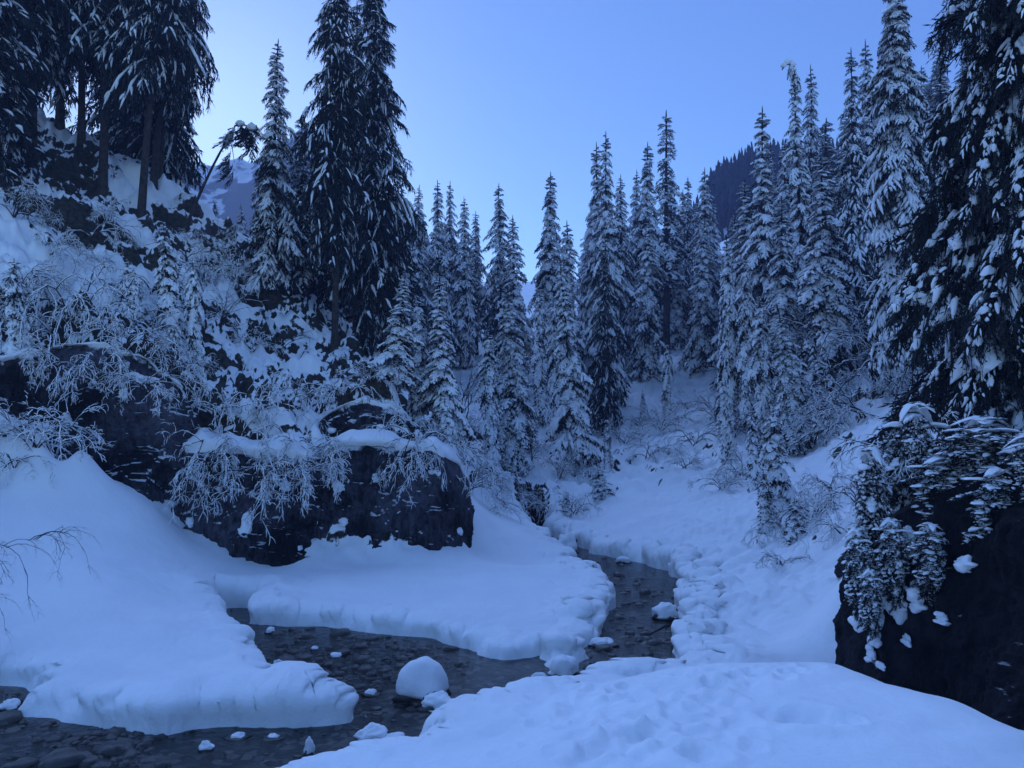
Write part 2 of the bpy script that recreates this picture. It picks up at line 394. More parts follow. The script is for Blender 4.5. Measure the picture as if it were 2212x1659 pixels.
    # behind the left ridge the ground drops away
    for p in [(-14, 36, 7.5), (-11, 38, 4.0), (-8, 38, 2.2), (-5, 38, 2.0), (-20, 36, 12), (-30, 34, 17), (-16, 50, 4), (-26, 55, 6), (-36, 60, 10), (-20, 75, 7), (-40, 100, 14), (-10, 60, 7.0), (-60, 80, 25), (-60, 40, 30), (-40, 20, 22), (-30, 8, 10)]: CP.append(np.array(p, float))
    for p in [(8, 5, 1.0), (12, 6, 3.5), (3.55, 4.9, -2.15), (6, 2, -2.2), (20, 10, 9), (30, 20, 16), (10, 0, 1), (50, 50, 30), (60, 90, 45)]: CP.append(np.array(p, float))
ground_pts()
for k, (px, pb, pt, yb, yt) in enumerate([(1822, 1470, 1235, 8.4, 8.7), (1850, 1480, 1185, 8.0, 8.4), (1900, 1500, 1140, 7.6, 8.2), (1945, 1515, 1110, 7.35, 8.05), (1990, 1530, 1085, 7.1, 7.9), (2040, 1545, 1060, 6.8, 7.7), (2090, 1560, 1030, 6.5, 7.5), (2150, 1590, 1005, 6.1, 7.25), (2212, 1620, 980, 5.7, 7.0), (2350, 1680, 900, 5.0, 6.6), (2600, 1800, 800, 4.2, 6.0)]):
    b_ = up(px, pb, yb); t_ = up(px, pt, yt)
    CP.append(b_ + (0, -0.05, 0.0)); CP.append(np.array([b_[0] * 1.06, b_[1] * 1.06, b_[2]]))
    if k > 1: CP.append(np.array([t_[0] * 1.13, t_[1] * 1.13, t_[2] - 0.05]))
CP = np.array(CP)
# log-polar warp makes near and far spacing comparable
def warp(x, y):
    r = np.sqrt(x * x + (y + 6) ** 2) + 1e-6
    a = np.arctan2(x, y + 6)
    return np.stack([a * 10.0, np.log(r) * 10.0], -1)
Wc = warp(CP[:, 0], CP[:, 1])
Dm = np.linalg.norm(Wc[:, None] - Wc[None], axis=-1)
N = len(CP)
A = np.zeros((N + 3, N + 3))
CMQ = 0.10
A[:N, :N] = -np.sqrt(Dm ** 2 + CMQ ** 2) + 0.0 * np.eye(N)
A[:N, :N] -= 0.02 * np.eye(N) * -1
A[:N, N] = 1; A[:N, N + 1:] = Wc
A[N, :N] = 1; A[N + 1:, :N] = Wc.T
sol = np.linalg.solve(A, np.concatenate([CP[:, 2], np.zeros(3)]))
def base_h(x, y):
    x = np.asarray(x, float).ravel(); y = np.asarray(y, float).ravel()
    out = np.zeros(len(x))
    for s in range(0, len(x), 60000):
        q = warp(x[s:s + 60000], y[s:s + 60000])
        d2 = (q[:, None, 0] - Wc[None, :, 0]) ** 2 + (q[:, None, 1] - Wc[None, :, 1]) ** 2
        out[s:s + 60000] = -np.sqrt(d2 + CMQ ** 2) @ sol[:N] + sol[N] + q @ sol[N + 1:]
    return out

# footprints and pits in the near bank
pr = np.random.default_rng(5)
PITS = []
for _ in range(150):
    px = pr.normal(1380, 130); py = pr.uniform(1440, 1665)
    q = upz(px + (py - 1550) * 0.25, py, -1.72)
    PITS.append((q[0], q[1], pr.uniform(0.05, 0.12), pr.uniform(0.008, 0.026)))
for _ in range(26):
    q = upz(pr.uniform(1500, 1760), pr.normal(1480, 12), -1.74)
    PITS.append((q[0], q[1], pr.uniform(0.04, 0.08), 0.02))
for (px, py, s_, d_) in [(1700, 1572, 0.13, 0.05), (1745, 1580, 0.12, 0.06), (1790, 1588, 0.10, 0.04), (1835, 1592, 0.07, 0.03)]:
    q = upz(px, py, -1.70); PITS.append((q[0], q[1], s_, d_))

def terrain(x, y, full=True):
    """heights and dark-ground share of the snow surface"""
    sh = np.shape(x); x = np.ravel(x).astype(float); y = np.ravel(y).astype(float)
    z = base_h(x, y)
    r = np.hypot(x, y)
    th = np.degrees(np.arctan2(x, y))
    # rough hillside zones
    leftz = sstep(-5.0, -9.5, th) * sstep(14.5, 17.0, y) * sstep(36, 31, y)
    ctr = sstep(22.5, 27, y) * sstep(-9, -4, th) * sstep(60, 45, y)
    rgt = sstep(19, 25, th) * sstep(12, 18, y)
    n1 = fbm(x * 0.55, y * 0.55 + z * 0.4, seed=3, oct=5)
    n2 = fbm(x * 1.5, y * 1.5 + z * 0.9, seed=11, oct=4)
    rid = 1 - np.abs(fbm(x * 0.8 + 9, (y + z) * 0.8, seed=21, oct=4)) * 2
    n5 = np.abs(fbm(x * 1.3 + 4, (y + 0.6 * z) * 1.3, seed=151, oct=4))
    z = z + leftz * (0.55 * n1 + 0.25 * n2 + 0.25 * rid + 0.9 * n5) + (1 - leftz) * 0.05 * n1 * sstep(3, 9, r)
    z = z + (ctr + 0.6 * rgt) * 0.35 * n5 + ctr * (0.35 * n1 + 0.18 * n2 + 0.12 * rid) + rgt * (0.4 * n1 + 0.15 * n2)
    z = z + 0.035 * fbm(x * 0.9, y * 0.9, seed=31, oct=3) * sstep(40, 4, r) + 0.006 * fbm(x * 7, y * 7, seed=41, oct=3)
    # drift ripples
    near = sstep(14, 6, r)
    z = z + 0.012 * near * vnoise(x * 1.2 + y * 1.6, y * 5.0 - x * 3, seed=51)
    # avalanche lumps on the flats right of the stream and below the right slope
    lum = sstep(7, 12, th) * sstep(9.5, 12, y) * sstep(30, 20, y)
    z = z + lum * 0.12 * np.abs(fbm(x * 1.9, y * 1.9, seed=61, oct=3)) * 2
    # stream cut
    m = (y < 30) & (np.abs(x) < 14) & (y > 1)
    if m.any():
        xs, ys = x[m], y[m]
        ja = 0.13 + 0.11 * sstep(-1.5, 0.0, xs); jx = ja * fbm(xs * 1.8, ys * 1.8, seed=71, oct=3); jy = ja * fbm(xs * 1.8, ys * 1.8, seed=81, oct=3)
        d = poly_sd(xs + jx, ys + jy, STREAM)
        wd = 0.38 + 0.14 * sstep(-0.8, -1.8, xs) + 0.18 * fbm(xs * 1.1, ys * 1.1, seed=91, oct=2)
        t = np.clip(d / np.maximum(wd, 0.15), 0, 1)
        S = np.sqrt(1 - (1 - t) ** 2)
        lip = 0.07 * np.exp(-((d - 0.35) / 0.25) ** 2)
        lump = (0.12 + 0.14 * sstep(-1.0, 1.2, xs)) * (np.maximum(fbm(xs * 2.2, ys * 2.2, seed=95, oct=3), -0.1)) * np.exp(-(d / 0.9) ** 2) + 0.03 * fbm(xs * 7, ys * 7, seed=97, oct=3) * np.exp(-(d / 0.5) ** 2)
        bed = WZ - 0.22
        z0 = z[m]
        z[m] = np.where(d > 0, bed + (z0 + lip + lump - bed) * S, bed - 0.05)
    if full:
        for (a, b, s_, dd) in PITS:
            k = (np.abs(x - a) < s_ * 3) & (np.abs(y - b) < s_ * 3)
            if k.any():
                q = ((x[k] - a) / s_) ** 2 + ((y[k] - b) / (s_ * 1.3)) ** 2
                z[k] += dd * (-np.exp(-q * 1.2) + 0.45 * np.exp(-((np.sqrt(q) - 1.5) / 0.4) ** 2))
    return z.reshape(sh)

def ground_z(x, y): return float(terrain(np.array([x]), np.array([y]), False)[0])

# ------------------------------------------------------------------ ground mesh (fans out with distance)
NA, NR = 1150, 860
ang = np.radians(np.concatenate([np.linspace(-75, -42, 90, endpoint=False), np.linspace(-42, 42, NA - 180, endpoint=False), np.linspace(42, 75, 90)]))
rad = 1.6 * (260 / 1.6) ** (np.linspace(0, 1, NR))
X = np.sin(ang)[None, :] * rad[:, None]; Yg = np.cos(ang)[None, :] * rad[:, None]
Z = terrain(X, Yg)
V = np.stack([X, Yg, Z], -1)
gx = np.gradient(V, axis=0); gy = np.gradient(V, axis=1)
nn = np.cross(gy, gx); nn /= np.linalg.norm(nn, axis=-1)[..., None] + 1e-9
nz = np.abs(nn[..., 2])
# lips bulge out over the water and the steep banks are rough in depth too
nrm = nn * np.sign(nn[..., 2:3] + 1e-9)
hh = Z - WZ
bank = sstep(0.92, 0.6, nz) * sstep(-0.15, 0.0, hh) * sstep(1.1, 0.6, hh) * sstep(27, 24, Yg) * (np.abs(X) < 13)
mk = bank > 0.01
dd_ = poly_sd(X[mk], Yg[mk], STREAM); bank[mk] *= sstep(1.0, 0.6, dd_)
nhz = nrm[..., :2] / (np.linalg.norm(nrm[..., :2], axis=-1)[..., None] + 1e-6)
bulge = bank * (0.15 * sstep(0.03, 0.28, hh) + 0.045 * fbm(X * 2.1, Yg * 2.1, Z * 3.2, 171, 3) + 0.012 * fbm(X * 6, Yg * 6, Z * 8, 181, 3))
V[..., :2] += nhz * bulge[..., None]
rr_ = np.hypot(X, Yg); thd = np.degrees(np.arctan2(X, Yg))
zone = np.maximum.reduce([sstep(-5.0, -8, thd) * sstep(14.8, 16, Yg) , sstep(22.5, 26, Yg) * 0.9, sstep(14, 20, thd) * sstep(12, 16, Yg) * 0.75])
patch = 0.5 + 0.5 * fbm(X * 0.45, (Yg + Z) * 0.45, seed=131, oct=3)
rocky = zone * np.clip((0.74 - nz) * 2.8 + 0.12, 0, 1) * sstep(0.28, 0.58, patch) * 1.2
NAa = len(ang)
i = (np.arange(NR - 1)[:, None] * NAa + np.arange(NAa - 1)[None, :])
Q = np.stack([i, i + 1, i + NAa + 1, i + NAa], -1).reshape(-1, 4)
me = make_mesh('ground', V.reshape(-1, 3), Q, np.zeros((0, 3), np.int64), M_GROUND)
at = me.attributes.new('rocky', 'FLOAT', 'POINT'); at.data.foreach_set('value', rocky.astype(np.float32).ravel())
tag(link('ground', me), 'snow covered valley floor and slopes', kind='structure')
# plain snow behind and beyond the detailed fan
g = Geo()
bx, by = np.meshgrid(np.linspace(-9, 9, 60), np.linspace(-8, 1.9, 40))
bz = terrain(bx, by, False) - 0.02 - 0.4 * sstep(1.2, 1.9, np.hypot(bx, by)) * (by > 0.3)
idx = (np.arange(39)[:, None] * 60 + np.arange(59)[None, :])
g.add(np.stack([bx, by, bz], -1), np.stack([idx, idx + 1, idx + 61, idx + 60], -1))
tag(link('near_ground', g.mesh('near_ground', M_GROUND)), 'snow around the camera', kind='structure')

# water surface
g = Geo()
xs, ys = np.meshgrid(np.linspace(-14, 6, 120), np.linspace(2.5, 26, 140))
idx = (np.arange(139)[:, None] * 120 + np.arange(119)[None, :])
g.add(np.stack([xs, ys, WZ + 0.006 * fbm(xs * 3, ys * 5, seed=5, oct=2)], -1), np.stack([idx, idx + 1, idx + 121, idx + 120], -1))
tag(link('stream_water', g.mesh('stream_water', M_WATER)), 'dark shallow mountain stream', kind='structure')

# ------------------------------------------------------------------ rock faces
def rock_face(name, st, label, seed, amp=0.28, nu=300, nv=150, down=0.5, patches=(), back=1.2, m=None, cap=0.22):
    st = np.array(st, float)
    B = np.array([up(a[0], a[1], a[3]) for a in st]); Tp = np.array([up(a[0], a[2], a[4]) for a in st])
    B[:, 2] -= down
    u = np.linspace(0, 1, nu); k = np.linspace(0, 1, len(st))
    b = np.stack([np.interp(u, k, B[:, j]) for j in range(3)], -1); t = np.stack([np.interp(u, k, Tp[:, j]) for j in range(3)], -1)
    v = np.linspace(0, 1, nv)
    P = b[:, None] * (1 - v)[None, :, None] + t[:, None] * v[None, :, None]
    # close the top by rolling back under the snow
    nb = 16
    w = np.linspace(0, 1, nb + 1)[1:]
    ray = np.stack([t[:, 0] / t[:, 1] * 0.9, np.ones(nu), 0 * t[:, 1]], -1)
    R = t[:, None] + ray[:, None] * (back * w)[None, :, None] + np.stack([0 * w, 0 * w, -0.5 * w ** 2], -1)[None]
    P = np.concatenate([P, R], 1)
    du = np.gradient(P, axis=0); dv = np.gradient(P, axis=1)
    n = np.cross(du, dv); n /= np.linalg.norm(n, axis=-1)[..., None] + 1e-9
    x, y, z = P[..., 0], P[..., 1], P[..., 2]
    d = fbm(x * 0.7, y * 0.7, z * 0.7, seed, 5) * amp * 1.0 + (1 - np.abs(fbm(x * 1.5, y * 1.5, z * 0.9, seed + 9, 5)) * 3) * amp * 0.35
    q = fbm(x * 0.8 + 3, y * 0.8, z * 1.5 + x * 0.3, seed + 20, 3) * 7
    d = d + (np.floor(q) + sstep(0.75, 0.98, q - np.floor(q))) * amp * 0.17
    q = fbm(x * 2.1 + 3, y * 2.1, z * 2.4, seed + 25, 3) * 5
    d = d + (np.floor(q) + sstep(0.7, 0.95, q - np.floor(q))) * amp * 0.06
    d = d + fbm(x * 6, y * 6, z * 4, seed + 31, 4) * 0.05
    d = d + (1 - np.abs(fbm(x * 3.1 + 5, y * 3.1, z * 2.2, seed + 41, 4)) * 4) * amp * 0.16
    ue = sstep(0, 0.06, u)[:, None] * sstep(1, 0.94, u)[:, None]
    vv_ = np.concatenate([v, np.ones(nb)])[None, :]
    d = d * (0.35 + 0.65 * ue) * (1 - 0.75 * sstep(0.8, 1.0, vv_))
    P = P + n * (d + (0.0 if name == 'rock_wall' else 0.22))[..., None]
    g = Geo(); NV = P.shape[1]
    idx = np.arange(nu - 1)[:, None] * NV + np.arange(NV - 1)[None, :]
    g.add(P, np.stack([idx, idx + NV, idx + NV + 1, idx + 1], -1))
    o = tag(link(name, g.mesh(name, m or M_ROCK)), label, 'rock')
    if cap:
        cg = Geo(); K = 26
        ss = np.linspace(0, 1, K)
        edge = P[:, nv - 1].copy(); nu_ = len(edge)
        L_ = np.concatenate([[0], np.cumsum(np.linalg.norm(np.diff(edge, axis=0), axis=1))])
        th_ = cap * (0.55 + 0.9 * np.abs(fbm(L_ * 0.9, L_ * 0 + seed, seed=seed + 3, oct=3)) * 2) * sstep(0, 0.5, L_) * sstep(L_[-1], L_[-1] - 0.5, L_)
        hang_ = cap * 1.3 * np.maximum(fbm(L_ * 1.6, L_ * 0 + 5, seed=seed + 4, oct=3) + 0.15, 0) * 2
        C = np.zeros((nu_, K, 3))
        for k_, s_ in enumerate(ss):
            if s_ < 0.25:
                a_ = s_ / 0.25
                off = -0.10 * math.sin(a_ * math.pi / 2) - 0.02; zz = -hang_ * (1 - a_) + th_ * 0.35 * a_
            else:
                a_ = (s_ - 0.25) / 0.75
                off = -0.12 + a_ * 1.6; zz = th_ * (0.35 + 0.65 * math.sin(min(1, a_ * 2.2) * math.pi / 2)) - 0.45 * a_ ** 3 - 0.3 * max(0, a_ - 0.9) * 10
            C[:, k_] = edge + ray * off
            C[:, k_, 2] += zz
        C += 0.05 * fbm(C[..., 0] * 3, C[..., 1] * 3, C[..., 2] * 3, seed + 8, 3)[..., None] * np.array([0.5, 1, 1])
        ci = np.arange(nu_ - 1)[:, None] * K + np.arange(K - 1)[None, :]
        cg.add(C, np.stack([ci, ci + K, ci + K + 1, ci + 1], -1))
        link('snow_cap', cg.mesh('snow_cap', M_SNOW), o)
    for (fu, fv, sx, sz) in patches:
        pg = Geo(); pr_ = np.random.default_rng(int(fu * 1000) + seed)
        for q_ in range(9):
            a_ = (1 if q_ else 0)
            iu = int(np.clip(fu * (nu - 1) + a_ * pr_.normal(0, 0.6) * sx / 0.04, 1, nu - 2)); iv = int(np.clip(fv * (nv - 1) + a_ * pr_.normal(0, 0.9) * sz / 0.02, 1, nv - 2))
            k_ = pr_.uniform(0.25, 0.75) if q_ else 0.8
            lump(pg, P[iu, iv] + n[iu, iv] * 0.01, (sx * k_, 0.09 * k_ + 0.02, sz * k_ * pr_.uniform(0.7, 1.6)), seed + iu + q_, 18, 13, 0.42, 1.4, flat=1.0)
        link('snow_patch', pg.mesh('snow_patch', M_SNOW), o)
    return o

def lump(g, cen, s, seed, nu=18, nv=12, amp=0.3, fr=1.6, bend=0.0, rot=0.0, flat=0.35):
    """rounded irregular heap: flattened sphere with noise"""
    a = np.linspace(0, 2 * math.pi, nu, endpoint=False); e = np.linspace(-math.pi / 2, math.pi / 2, nv)
    ca, sa = np.cos(a), np.sin(a)
    D = np.stack([np.cos(e)[:, None] * ca, np.cos(e)[:, None] * sa, np.sin(e)[:, None] * np.ones(nu)], -1)
    d = 1 + amp * fbm(D[..., 0] * fr + seed * 3.1, D[..., 1] * fr + seed * 1.7, D[..., 2] * fr, seed % 97, 3) * 1.6
    P = D * d[..., None]
    P[..., 2] = np.where(P[..., 2] < 0, P[..., 2] * flat, P[..., 2])
    P = P * np.array(s)
    if bend: P[..., 2] -= bend * P[..., 0] ** 2
    c_, s_ = math.cos(rot), math.sin(rot)
    P = np.stack([P[..., 0] * c_ - P[..., 1] * s_, P[..., 0] * s_ + P[..., 1] * c_, P[..., 2]], -1) + np.array(cen)
    i = np.arange(nv - 1)[:, None] * nu; j = np.arange(nu)[None, :]; k = (j + 1) % nu
    g.add(P, np.stack([i + j, i + k, i + nu + k, i + nu + j], -1))

rock_face('rock_cliff', ROCKS['cliff'], 'tall dark wet rock cliff above the left snow slope', 3, 0.35, cap=0.13, patches=[(0.72, 0.9, 0.28, 0.07), (0.68, 0.75, 0.1, 0.05), (0.5, 0.55, 0.08, 0.06)])
rock_face('rock_boulder', ROCKS['boulder'], 'round dark rock face sinking into a snow hollow, left of the square block', 8, 0.3, cap=0.38,
          patches=[(0.56, 0.42, 0.13, 0.16), (0.3, 0.35, 0.10, 0.06), (0.72, 0.8, 0.12, 0.06), (0.8, 0.3, 0.05, 0.04), (0.42, 0.7, 0.07, 0.04)])
rock_face('rock_block', ROCKS['block'], 'square dark rock block with snow along its flat top', 15, 0.16,
          patches=[(0.18, 0.45, 0.12, 0.05), (0.15, 0.75, 0.14, 0.06), (0.32, 0.8, 0.09, 0.05), (0.8, 0.4, 0.05, 0.06), (0.6, 0.85, 0.08, 0.04), (0.22, 0.2, 0.06, 0.04)])
rock_face('rock_ledge', ROCKS['upper'], 'dark rock ledge higher up the left slope under a snow cap', 22, 0.3, down=0.2, cap=0.15,
          patches=[(0.2, 0.6, 0.15, 0.05), (0.6, 0.45, 0.14, 0.06), (0.75, 0.3, 0.12, 0.05)])
RW = [(1836, 1460, 1260, 9.0, 9.3), (1822, 1470, 1235, 8.4, 8.7), (1850, 1480, 1185, 8.0, 8.4), (1900, 1500, 1140, 7.6, 8.2), (1990, 1530, 1085, 7.1, 7.9), (2090, 1560, 1030, 6.5, 7.5), (2212, 1620, 980, 5.7, 7.0), (2350, 1680, 900, 5.0, 6.6), (2600, 1800, 800, 4.2, 6.0), (2900, 1900, 700, 3.4, 5.6)]
rr = rock_face('rock_wall', RW, 'black overhanging rock wall behind the near snow mound on the right', 40, 0.2, nu=320, nv=160, down=0.5, back=3.0, m=M_ROCKD,
          cap=0, patches=[(0.24, 0.60, 0.10, 0.10), (0.30, 0.62, 0.13, 0.13), (0.37, 0.66, 0.15, 0.12), (0.31, 0.50, 0.07, 0.10), (0.27, 0.42, 0.05, 0.06), (0.44, 0.62, 0.12, 0.08), (0.22, 0.72, 0.08, 0.10), (0.33, 0.36, 0.03, 0.03), (0.50, 0.50, 0.07, 0.03), (0.55, 0.68, 0.1, 0.05), (0.40, 0.45, 0.03, 0.04), (0.3, 0.8, 0.12, 0.08), (0.42, 0.85, 0.12, 0.08)])

# ------------------------------------------------------------------ far mountain
def mountain():
    nx, ny = 420, 220
    xs = np.linspace(-420, 130, nx); ys = np.linspace(230, 520, ny)
    x, y = np.meshgrid(xs, ys)
    Yr = 430.0
    sk = np.array([(-1400, 200), (-600, 180), (-200, 210), (100, 290), (250, 320), (360, 330), (400, 345), (450, 352), (500, 350), (545, 345), (600, 318), (650, 285), (685, 280), (740, 300), (800, 400), (860, 480), (1000, 640), (1200, 700), (1500, 740)], float)
    hs = np.array([up(a, b, Yr)[[0, 2]] for a, b in sk])
    crest = np.interp(x * Yr / y, hs[:, 0], hs[:, 1])
    t = np.clip((y - 230) / (Yr - 230), 0, 1)
    prof = 0.30 * t + 0.70 * sstep(0.35, 1.0, t) ** 1.2
    z = -20 + (crest + 20) * prof
    ridge = 1 - np.abs(fbm(x * 0.02, y * 0.014, seed=201, oct=5)) * 2
    z = z + (ridge - 0.6) * 14 * sstep(0.25, 0.7, t) * (1 - 0.7 * sstep(0.85, 1, t)) + fbm(x * 0.07, y * 0.07, seed=211, oct=5) * 9 * sstep(0.3, 0.6, t)
    z = np.where(y > Yr, crest - (y - Yr) * 0.9, z)
    g = Geo(); idx = np.arange(ny - 1)[:, None] * nx + np.arange(nx - 1)[None, :]
    V = np.stack([x, y, z], -1)
    V = V * 0.62
    g.add(V, np.stack([idx, idx + 1, idx + nx + 1, idx + nx], -1))
    m = mat('mountain_snow_rock', (0.8, 0.8, 0.82), 0.9, 0.1)
    t_ = m.node_tree; b = t_.nodes['Principled BSDF']
    ge = t_.nodes.new('ShaderNodeNewGeometry'); sp = t_.nodes.new('ShaderNodeSeparateXYZ')
    t_.links.new(ge.outputs['Normal'], sp.inputs[0])
    tc = t_.nodes.new('ShaderNodeTexCoord'); mp = t_.nodes.new('ShaderNodeMapping'); mp.inputs['Scale'].default_value = (0.10, 0.10, 0.30)
    n = t_.nodes.new('ShaderNodeTexNoise'); n.inputs['Scale'].default_value = 1.6; n.inputs['Detail'].default_value = 9; n.inputs['Roughness'].default_value = 0.65
    t_.links.new(tc.outputs['Object'], mp.inputs[0]); t_.links.new(mp.outputs[0], n.inputs['Vector'])
    ad = t_.nodes.new('ShaderNodeMath'); ad.operation = 'SUBTRACT'
    t_.links.new(n.outputs['Fac'], ad.inputs[0]); t_.links.new(sp.outputs[2], ad.inputs[1])
    r = t_.nodes.new('ShaderNodeMapRange'); r.inputs[1].default_value = -0.12; r.inputs[2].default_value = -0.02
    t_.links.new(ad.outputs[0], r.inputs[0])
    mx = t_.nodes.new('ShaderNodeMix'); mx.data_type = 'RGBA'
    mx.inputs[6].default_value = (0.85, 0.86, 0.88, 1); mx.inputs[7].default_value = (0.26, 0.25, 0.25, 1)
    t_.links.new(r.outputs[0], mx.inputs[0]); t_.links.new(mx.outputs[2], b.inputs['Base Color'])
    tag(link('mountain', g.mesh('mountain', m)), 'snowy rocky mountain ridge', kind='structure')
mountain()

# ------------------------------------------------------------------ spruce branches
def diamond(g, p, q, w, nrm):
    """thin leaf-shaped quad from p to q"""
    d = q - p; s = np.cross(d, nrm); s /= np.linalg.norm(s) + 1e-9
    m = p + d * 0.45
    g.add(np.array([p, m + s * w, q, m - s * w]), [[0, 1, 2, 3]])

def branch(r, droop=0.35, snow=1.0, hang=0.5, fine=1, fat=1.0, curtain=14, leaf=1.0):
    f = Geo(); sn = Geo()
    n = 9
    s = np.linspace(0, 1, n)
    wig = r.normal(0, 0.012, n).cumsum() * s
    P = np.stack([s * (1 - 0.12 * droop * s), wig, -droop * s ** 1.7 + 0.05 * np.sin(s * 3)], -1)
    tube(f, P, 0.016 * (1 - s) + 0.004, 3)
    def at(u): return np.array([np.interp(u, s, P[:, k]) for k in range(3)])
    nt = 11
    for side in (-1, 1):
        for k in range(nt):
            u = (k + r.uniform(0.1, 0.9)) / nt * 0.9 + 0.08
            l = (0.40 * (1 - u) ** 0.65 + 0.07) * r.uniform(0.7, 1.25) * min(1, 0.45 + u * 2)
            a = math.radians(r.uniform(32, 62))
            dirv = np.array([math.cos(a), side * math.sin(a), 0])
            p0 = at(u); hg = hang * r.uniform(0.5, 1.4)
            t = np.linspace(0, 1, 4)
            tw = p0 + dirv * (l * t)[:, None] + np.array([0, 0, -1.0]) * (l * hg * t ** 1.5)[:, None]
            w0 = (0.030 * leaf if fine == 1 else 0.010) * r.uniform(0.8, 1.3)
            for j in range(3):
                nr = np.array([r.normal(0, .6), r.normal(0, .6), 1.0])
                diamond(f, tw[j], tw[j + 1] + (tw[j + 1] - tw[j]) * 0.3, w0, nr)
            ns = int(4 / leaf ** 1.3) if fine == 1 else 8 * fine
            for j in range(ns):
                v = (j + r.random()) / ns
                q = np.array([np.interp(v, t, tw[:, k2]) for k2 in range(3)])
                dd = dirv * r.uniform(0.4, 1) + np.array([r.normal(0, .5), r.normal(0, .5), -r.uniform(0.4, 1.3) * (0.5 + hang)])
                dd /= np.linalg.norm(dd)
                ln = r.uniform(0.05, 0.13)
                if fine > 1:
                    e = q + dd * ln
                    diamond(f, q, e, 0.006, np.array([r.normal(), r.normal(), .3]))
                    for _ in range(6):
                        qq = q + dd * ln * r.uniform(0.1, 0.9)
                        ee = qq + (dd * 0.6 + r.normal(0, 0.5, 3)) * ln * 0.45
                        diamond(f, qq, ee, 0.0045, r.normal(0, 1, 3))
                else:
                    diamond(f, q, q + dd * ln, r.uniform(0.012, 0.022) * leaf, np.array([r.normal(), r.normal(), .3]))
            if r.random() < snow * 0.95 * (1 if fine == 1 else 0.7):
                R = fat * (0.030 if fine == 1 else 0.020) * r.uniform(0.6, 1.5)
                tt = np.linspace(r.uniform(0.0, 0.25), r.uniform(0.7, 1.05), 5)
                if fine > 1:
                    a_ = r.uniform(0.0, 0.6); tt = np.linspace(a_, a_ + r.uniform(0.2, 0.4), 5)
                pp = np.stack([np.interp(tt, t, tw[:, k2]) for k2 in range(3)], -1)
                tube(sn, pp, R * (np.array([0.25, 0.95, 1.1, 0.85, 0.12]) if fine == 1 else np.array([0.35, 0.9, 1.1, 1.0, 0.3])) * r.uniform(0.75, 1.25, 5), 5 if fine == 1 else 7, 0.75, 0.55, 0.15 if fine == 1 else 0.25, r)
    if fine > 1:
        for k in range(60):
            u = r.uniform(0.15, 1.0); sd_ = r.choice((-1, 1)); p0 = at(u) + np.array([r.uniform(0, .12), sd_ * r.uniform(0.0, 0.30) * (1.1 - u), 0])
            p0[2] -= hang * 0.28 * abs(p0[1]) / 0.3 * r.uniform(0.3, 1.2)
            dv = np.array([r.uniform(.3, 1), sd_ * r.uniform(0.1, 1), -r.uniform(0, 1.0)]); dv *= r.uniform(0.03, 0.08) / np.linalg.norm(dv)
            tube(sn, np.array([p0, p0 + dv * .5, p0 + dv]), np.array([0.004, 0.010, 0.003]) * r.uniform(0.6, 1.5), 4, 0.8, 0.4, 0.25, r)
    for k in range(curtain * (1 if fine == 1 else 4)):
        u = r.uniform(0.1, 1.0); p0 = at(u) + (0, r.normal(0, 0.03), 0)
        ln = r.uniform(0.06, 0.2) * (0.6 + hang)
        e = p0 + np.array([r.normal(0.02, 0.03), r.normal(0, 0.03), -ln])
        diamond(f, p0, e, r.uniform(0.012, 0.024) * (1 if fine == 1 else 0.4), np.array([r.normal(), r.normal(), 0.1]))
    if fine > 1 and snow > 0.1:
        for k in range(int(r.integers(2, 7))):
            u = r.uniform(0.2, 1.0); p0 = at(u); sz = r.uniform(0.022, 0.055)
            sd_ = r.normal(0, 0.10) * (1.1 - u); p0[1] += sd_; p0[2] -= abs(sd_) * hang * 0.5
            lump(sn, p0 + (0, 0, sz * 0.25), (sz * r.uniform(1.0, 1.9), sz, sz * 0.6), int(r.integers(1, 9999)), 12, 8, 0.5, 1.8, bend=4 * droop, rot=r.normal(0, 0.5) + sd_ * 4)
    elif r.random() < snow * 1.2:
        tt = np.linspace(r.uniform(0.05, 0.3), r.uniform(0.85, 1.03), 9)
        pp = np.stack([np.interp(tt, s, P[:, k2]) for k2 in range(3)], -1)
        prof = np.array([0.2, 0.8, 1, 0.9, 1.1, 0.95, 1.15, 0.9, 0.15]) * r.uniform(0.65, 1.35, 9)
        tube(sn, pp, fat * 0.042 * prof, 6, 0.7, 0.6, 0.15, r)
    return f.pack(), sn.pack()

def pad(g, r, L, droop, sz):
    """heavy pillow of snow lying on a bough"""
    s0 = r.uniform(0.35, 0.85)
    lump(g, (s0 * L, r.normal(0, 0.06) * L, -droop * s0 ** 1.7 * L + 0.05 * sz), (sz * r.uniform(0.9, 1.6), sz * r.uniform(0.5, 0.9), sz * r.uniform(0.30, 0.5)),
         int(r.integers(1, 9999)), 16, 10, 0.45, 1.5, bend=droop * 0.5 / max(L, .1) + 0.25 / sz * 0.4, rot=0)

def put(g, pk, Lx, Lw, az, pitch, pos, roll=0.0):
    V, Q, T = pk
    if not len(V): return
    v = V * np.array([Lx, Lw, Lw])
    cr, sr = math.cos(roll), math.sin(roll)
    y = v[:, 1] * cr - v[:, 2] * sr; z = v[:, 1] * sr + v[:, 2] * cr
    x = v[:, 0]
    cp, sp_ = math.cos(pitch), math.sin(pitch)
    x2 = x * cp - z * sp_; z2 = x * sp_ + z * cp
    ca, sa = math.cos(az), math.sin(az)
    g.add(np.stack([x2 * ca - y * sa, x2 * sa + y * ca, z2], -1) + np.array(pos), Q, T)

